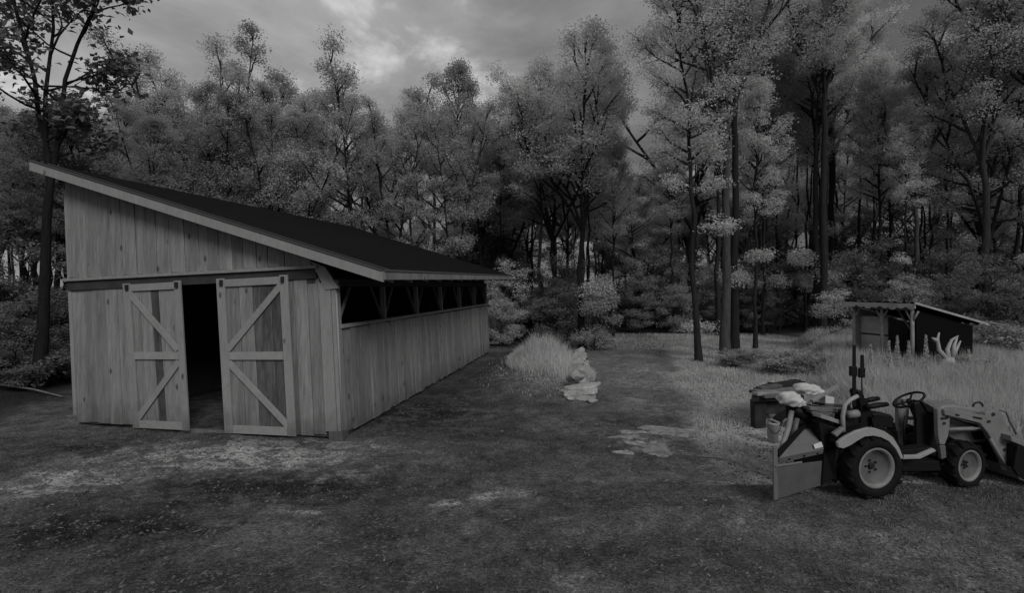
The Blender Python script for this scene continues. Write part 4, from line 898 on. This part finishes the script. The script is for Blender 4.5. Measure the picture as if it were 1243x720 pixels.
# dash, column, steering wheel
tplate([(1110,490),(1120,486),(1129,494),(1138,504),(1140,520),(1137,556),(1113,548),(1113,512)], .28, .05, 'dashboard', 'black', bevel=.015)
tplate([(1118,487),(1127,491),(1137,497),(1138,506),(1126,500)], .26, .12, 'instrument_cowl', 'black', bevel=.01)
scn = T(1103,485.5,.46); sa = (T(1113,478,.46)-T(1092,493,.46)).normalized(); sbv = TL3; vd = (scn-Vector((0,0,CAMH))).normalized(); pe = sa.cross(vd).normalized(); sbv = (vd*.92+pe*.40*(1 if pe.z > 0 else -1)).normalized(); sbv = (sbv-sa*sbv.dot(sa)).normalized(); swn = sa.cross(sbv).normalized()
if swn.z < 0: swn = -swn
swo = MB().tube([scn+sa*.165*math.cos(6.283*k/28)+sbv*.165*math.sin(6.283*k/28) for k in range(28)], .014, 7, closed=True).build('steering_wheel', M['black'], tr, True)
mb = MB()
for k in range(3):
    a = 6.283*k/3+.5; mb.tube([scn-swn*.02, scn+(sa*math.cos(a)+sbv*math.sin(a))*.16], .011, 6)
mb.build('spoke', M['black'], swo, True)
MB().tube([scn, T(1116,512,.46)], [.03,.04], 10).build('steering_column', M['black'], tr, True)
ttube([(1098,542,.22),(1097,520,.22),(1099,505,.22)], .012, 'gear_lever', 'black')
# bonnet
tplate([(1138,498),(1146,492.5),(1160,492),(1182,496),(1196,501),(1199,508),(1198,518),(1178,513),(1156,508),(1138,506)], .26, .30, 'bonnet', 'paint', bevel=.02)
tplate([(1150,507),(1178,513.5),(1198,518.5),(1198,536),(1168,540),(1152,530)], .28, .26, 'bonnet_side', 'paintd', bevel=.01)
tplate([(1157,508.5),(1194,517),(1194,520.5),(1176,515.5)], .272, .012, 'side_vent', 'black', bevel=0)
tplate([(1179,525),(1193,523),(1195,533),(1183,534)], .272, .012, 'grille', 'black', bevel=0)
tplate([(1168,541),(1198,536.5),(1198,556),(1176,556)], .3, .24, 'front_frame', 'black')
mb = MB(); hc = T(1187,494,.5)
mb.tube([hc+TF3*.07*math.cos(math.pi*k/10)+Vector((0,0,.055*math.sin(math.pi*k/10))) for k in range(11)], .012, 6); mb.build('headlamp_hoop', M['iron'], tr, True)
# loader: near and far arm, mast, cylinders, bucket
for off in (.0, .5):
    def lp(poly, yl, th, name, mt, par=tr): return MB().prism([T(x,y,yl)+TL3*off for x,y in poly], TL3*th).build(name, M[mt], par, bevel=.006)
    mast = lp([(1138,497),(1151,497),(1153,503),(1153,516),(1151,530),(1147,540),(1141,540),(1139,530)], .13, .05, 'loader_mast', 'paint')
    lp([(1141,541),(1148,541),(1149,556),(1143,558)], .14, .04, 'mast_foot', 'paintd', mast)
    if off == 0:
        for bx, by in ((1147,501),(1145.5,514),(1149,507)): MB().lathe(T(bx,by,.13), -TL3, [(-.01,.001),(.012,.016),(.012,.016),(.0,.016)], 10, False).build('pin', M['iron'], mast)
        lp([(1142.5,507),(1150,506.5),(1150,509.5),(1142.5,510)], .122, .01, 'maker_plate', 'iron', mast)
    arm = lp([(1146,497.5),(1162,499),(1196,505),(1197,501),(1206,498),(1213,498),(1217,504),(1226,524),(1234,550),(1236,562),(1232,570),(1228,576),(1222,572),(1218,560),(1209,543),(1200,527),(1190,514),(1164,507.5),(1147,504)], .10, .06, 'loader_arm', 'paint')
    if off == 0:
        lp([(1198,512),(1200,510.5),(1203,510.5),(1203,513.5),(1199,514)], .092, .01, 'decal', 'iron', arm)
        lp([(1181.5,505.5),(1192.5,507.5),(1192.5,510),(1181.5,508)], .094, .008, 'decal', 'iron', arm)
        lp([(1160,502.5),(1165,503.5),(1165,506),(1160,505)], .094, .008, 'decal', 'iron', arm)
        for bx, by in ((1219,546),(1205,503),(1228,568)): MB().lathe(T(bx,by,.10), -TL3, [(-.01,.001),(.014,.018),(.014,.018),(.0,.018)], 10, False).build('pin', M['iron'], arm)
    MB().tube([T(1150,521.5,.16)+TL3*off,T(1182,520.5,.16)+TL3*off], .022, 10).build('lift_cylinder', M['rim'], tr, True)
    MB().tube([T(1182,520.5,.16)+TL3*off,T(1203,519.5,.16)+TL3*off], .013, 8).build('lift_rod', M['paintp'], tr, True)
    MB().tube([T(1202,533,.10)+TL3*off,T(1213,553,.10)+TL3*off,T(1224,570,.10)+TL3*off], [.02,.02,.014], 8).build('tilt_cylinder', M['rim'], tr, True)
tplate([(1200,536),(1209,545),(1213,556),(1205,568),(1198,560)], .4, .3, 'front_weight', 'paintd')
bk = tplate([(1227,529),(1247,538),(1262,546),(1262,552),(1240,541),(1228,536)], .0, .95, 'bucket', 'paint')
tplate([(1236,541),(1262,549),(1268,588),(1250,586),(1236,578),(1231,570)], -.01, .03, 'bucket_side', 'black', bk)
tplate([(1236,541),(1262,549),(1268,588),(1250,586),(1236,578),(1231,570)], .92, .03, 'bucket_side', 'black', bk)
tplate([(1231,568),(1240,580),(1268,590),(1268,593),(1238,583)], .0, .95, 'bucket_floor', 'plated', bk)
tplate([(1230,540),(1234,541),(1238,578),(1230,570)], .03, .88, 'bucket_back', 'black', bk)
for off in (.1, .72): tplate([(1221,533),(1229,530),(1245,548),(1238,552)], off, .04, 'quick_hitch', 'paint', bk)
ttube([(1166,541,.2),(1175,545,.18),(1181,556,.18),(1184,572,.2),(1183,586,.22)], .007, 'hydraulic_hose', 'rim', n=5)
ttube([(1212,498,.5),(1221,500,.5),(1226,512,.5),(1234,528,.45)], .012, 'hydraulic_hose', 'paintd', n=5)

# implement behind the tractor
im = thing('rear_implement', tuple(T(968,606,.1)[:2])+(0,), 'grey steel box implement with sloped lid and pale chute pipes on the tractor rear', 'implement')
def iplate(poly, yl, th, name, mt, par=im, bevel=.004): return MB().prism([T(x,y,yl) for x,y in poly], TL3*th).build(name, M[mt], par, bevel=bevel)
# front plate leans toward the viewer on the left, so corners get their own depth
def quad(pts, th, name, mt, par=im):
    P3 = [T(*p) for p in pts]; n_ = (P3[1]-P3[0]).cross(P3[2]-P3[0]).normalized()
    if n_.y < 0: n_ = -n_
    return MB().prism(P3, n_*th).build(name, M[mt], par, bevel=.004)
quad([(941,567,-.02),(998,560,.10),(996,590,.10),(941.5,607,-.02)], .012, 'front_plate', 'plated')
quad([(942,567.5,-.04),(974,562.5,.03),(974,560,.04),(943,564.5,-.03)], .02, 'plate_lip', 'plate')
quad([(939.3,544,-.02),(944,542.5,.0),(945,607,-.02),(940.2,608,-.04)], .02, 'side_plate', 'plate')
lid = quad([(946,556,.0),(973,521,.30),(994.5,519,.34),(1000,545,.12)], .012, 'lid', 'plate')
quad([(946,556.5,-.004),(1000,545.5,.114),(999,551,.12),(946,563,.0)], .012, 'lid_lip', 'plated', lid)
quad([(987,540,.13),(996.5,536.5,.165),(999,543,.125),(989,545.5,.09)], -.006, 'sticker', 'white', lid)
for bx, by, yl in ((958,557.5,.02),(976,553.5,.06),(992,550.5,.1)): MB().lathe(T(bx,by,yl), -TL3, [(-.01,.001),(.012,.009),(.0,.009)], 8, False).build('bolt', M['iron'], lid)
quad([(944.5,547,.0),(981,510,.34),(984,514,.34),(973,521,.3),(946,556,.0)], .02, 'edge_band', 'black')
iplate([(998,520),(1001,548),(998,590),(1012,582),(1016,540),(1010,520)], .16, .4, 'back_frame', 'black')
MB().tube([T(948,545,.1),T(951,537,.14),T(957,520,.2),T(961,499,.24)], [.022,.028,.028,.026], 10).build('chute_pipe', M['rim'], im, True)
MB().tube([T(962,531,.26),T(965,520,.28),T(967.5,508,.3)], .027, 10).build('chute_pipe', M['paintd'], im, True)
MB().tube([T(964,497,.26),T(973,503,.3),T(982,506,.32)], [.05,.055,.05], 8).build('chute_elbow', M['black'], im, True)
iplate([(965,496),(982,491),(984,508),(976,516),(966,512)], .3, .16, 'chute_mount', 'black')
iplate([(978,492),(1022,500),(1022,503.5),(978,496)], .25, .2, 'carrier_frame', 'black')
def sack(c, sx_, sy_, sz_, seed, rz, lab):
    import bmesh
    bm = bmesh.new(); bmesh.ops.create_icosphere(bm, subdivisions=4, radius=1); mb = MB()
    for v in bm.verts:
        x, y, z = v.co; rr = 1+.16*math.sin(3*x+seed)+.11*math.sin(5*y+4*z+seed*2)+.07*math.sin(11*x-7*z+seed)+.05*math.sin(17*y+9*x)
        zz_ = max(z, -.45)*rr; mb.v.append(Vector(c)+Matrix.Rotation(rz,3,'Y')@Vector((x*rr*sx_, y*rr*sy_, zz_*sz_)))
    mb.f = [tuple(v.index for v in f.verts) for f in bm.faces]; bm.free()
    return mb.top('plastic_sack', M['white'], lab, 'sack', 'white sacks on the rear implement', smooth=True)
sack(T(961,487,.3), .145, .14, .085, 2.2, .12, 'crumpled white sack drooping over the chute pipe, the lower of two')
sack(T(982,475,.5), .135, .15, .085, 5.0, .2, 'white sack lying higher and further back on the implement')
for i, (x0,y0,y0l,x1,y1,y1l,wd,th_,mt_,lab) in enumerate([(985,487,.30,1016,469,.42,.045,.03,'oldwoodp','pale plank sticking up at a slant behind the white sacks'),(979,495,.2,1022,499,.3,.09,.035,'oldwood','grey plank lying level behind the roll bar'),
        (992,504,.14,1016,512,.2,.09,.04,'oldwoodp','short pale plank end under the level planks'),(982,499,.22,1018,506,.34,.08,.03,'oldwood','dark grey plank sloping under the level one'),(990,490,.5,1028,494,.6,.1,.03,'oldwood','weathered plank lying furthest back on the rear carrier')]):
    MB().bar(T(x0,y0,y0l),T(x1,y1,y1l),wd,th_).top('plank', M[mt_], lab, 'plank', 'planks on the tractor rear', bevel=.003)
MB().prism([T(x,y,.34) for x,y in ((1002,481.5),(1013,482.5),(1013,491),(1002,490))], TL3*.1).top('wood_block', M['white'], 'small pale block sitting on the planks behind the roll bar', 'block', bevel=.006)

# ------------------------------------------------------------------ old bench with boards, and the pail
bn = thing('work_bench', (at(935,515,8.2).x, 8.3, gzf(at(935,515,8.2).x, 8.3)), 'dark rough trestle bench by the pail, left of the tractor', 'bench')
def bpx(x, y, Y): return at(x, y, Y)
for x0, x1, yt, yb, Y in ((916,931,487,522,8.2),(961,974,487,521,8.2),(924,934,485,516,8.9)):
    MB().prism([bpx(x0,yt,Y),bpx(x1,yt,Y),bpx(x1-1,yb,Y),bpx(x0+1,yb,Y)], (0,.16,0)).build('leg', M['rot'], bn)
MB().hexa([bpx(912,488,8.1),bpx(976,486,8.1),bpx(970,484,8.95),bpx(914,484,8.95),bpx(912,482,8.1),bpx(976,480,8.1),bpx(970,478,8.95),bpx(914,478,8.95)]).build('bench_top', M['rot'], bn)
MB().prism([bpx(930,488.5,8.25),bpx(962,487,8.25),bpx(962,503,8.25),bpx(930,503,8.25)], (0,.1,0)).build('rail', M['rot'], bn)
for i, (x0,y0,Y0,x1,y1,Y1,mt_,lab) in enumerate([(916,478.5,8.1,944,476.5,8.25,'oldwoodp','pale round-edged board at the front of the bench'),(913,476,8.3,974,464,8.9,'rot','long dark board slanting across the bench top'),
        (918,473,8.5,955,467,9.0,'oldwood','grey board furthest back on the bench'),(926,481.5,8.05,948,480,8.1,'oldwood','short grey board on the front edge of the bench'),(925,470,8.7,968,462,9.3,'rot','topmost dark board on the bench'),(915,475,8.2,968,472,8.6,'oldwood','crooked grey board lying over the bench edge'),(935,466,8.9,972,469,9.2,'rot','dark board slanting down at the back of the bench'),(921,471.5,8.3,946,468,8.5,'oldwood','short grey offcut on top of the boards')]):
    MB().bar(bpx(x0,y0,Y0),bpx(x1,y1,Y1),.12,.04).top('board', M[mt_], lab, 'board', 'boards on the work bench', bevel=.004)
pb = at(938,538,7.55); pz = gzf(pb.x, pb.y); pb.z = pz
pail = thing('pail', tuple(pb), 'pale plastic pail heaped with sticks beside the bench', 'pail')
mb = MB(); mb.lathe(pb, (0,0,1), [(0,.001),(0,.068),(.27,.085),(.275,.092),(.30,.092),(.30,.084),(.05,.062),(.05,.001)], 24, False); mb.build('pail_body', M['bucket'], pail, True)
MB().tube([pb+Vector((.092*math.cos(a),-.03-.05*math.sin(a),.27-.12*math.sin(a))) for a in np.linspace(0,math.pi,11)], .005, 5).build('handle', M['iron'], pail, True)
for k in range(9):
    a = k*2.4; c = pb+Vector((.04*math.cos(a),.04*math.sin(a),.29+.014*(k%4)))
    MB().bar(c-Vector((math.cos(a*1.7)*.06,math.sin(a*1.7)*.06,.01)), c+Vector((math.cos(a*1.7)*.06,math.sin(a*1.7)*.06,.02)), .026, .02).top('stick', M['oldwoodp'], 'short pale stick heaped in the pail', 'stick', 'sticks heaped in the pail')
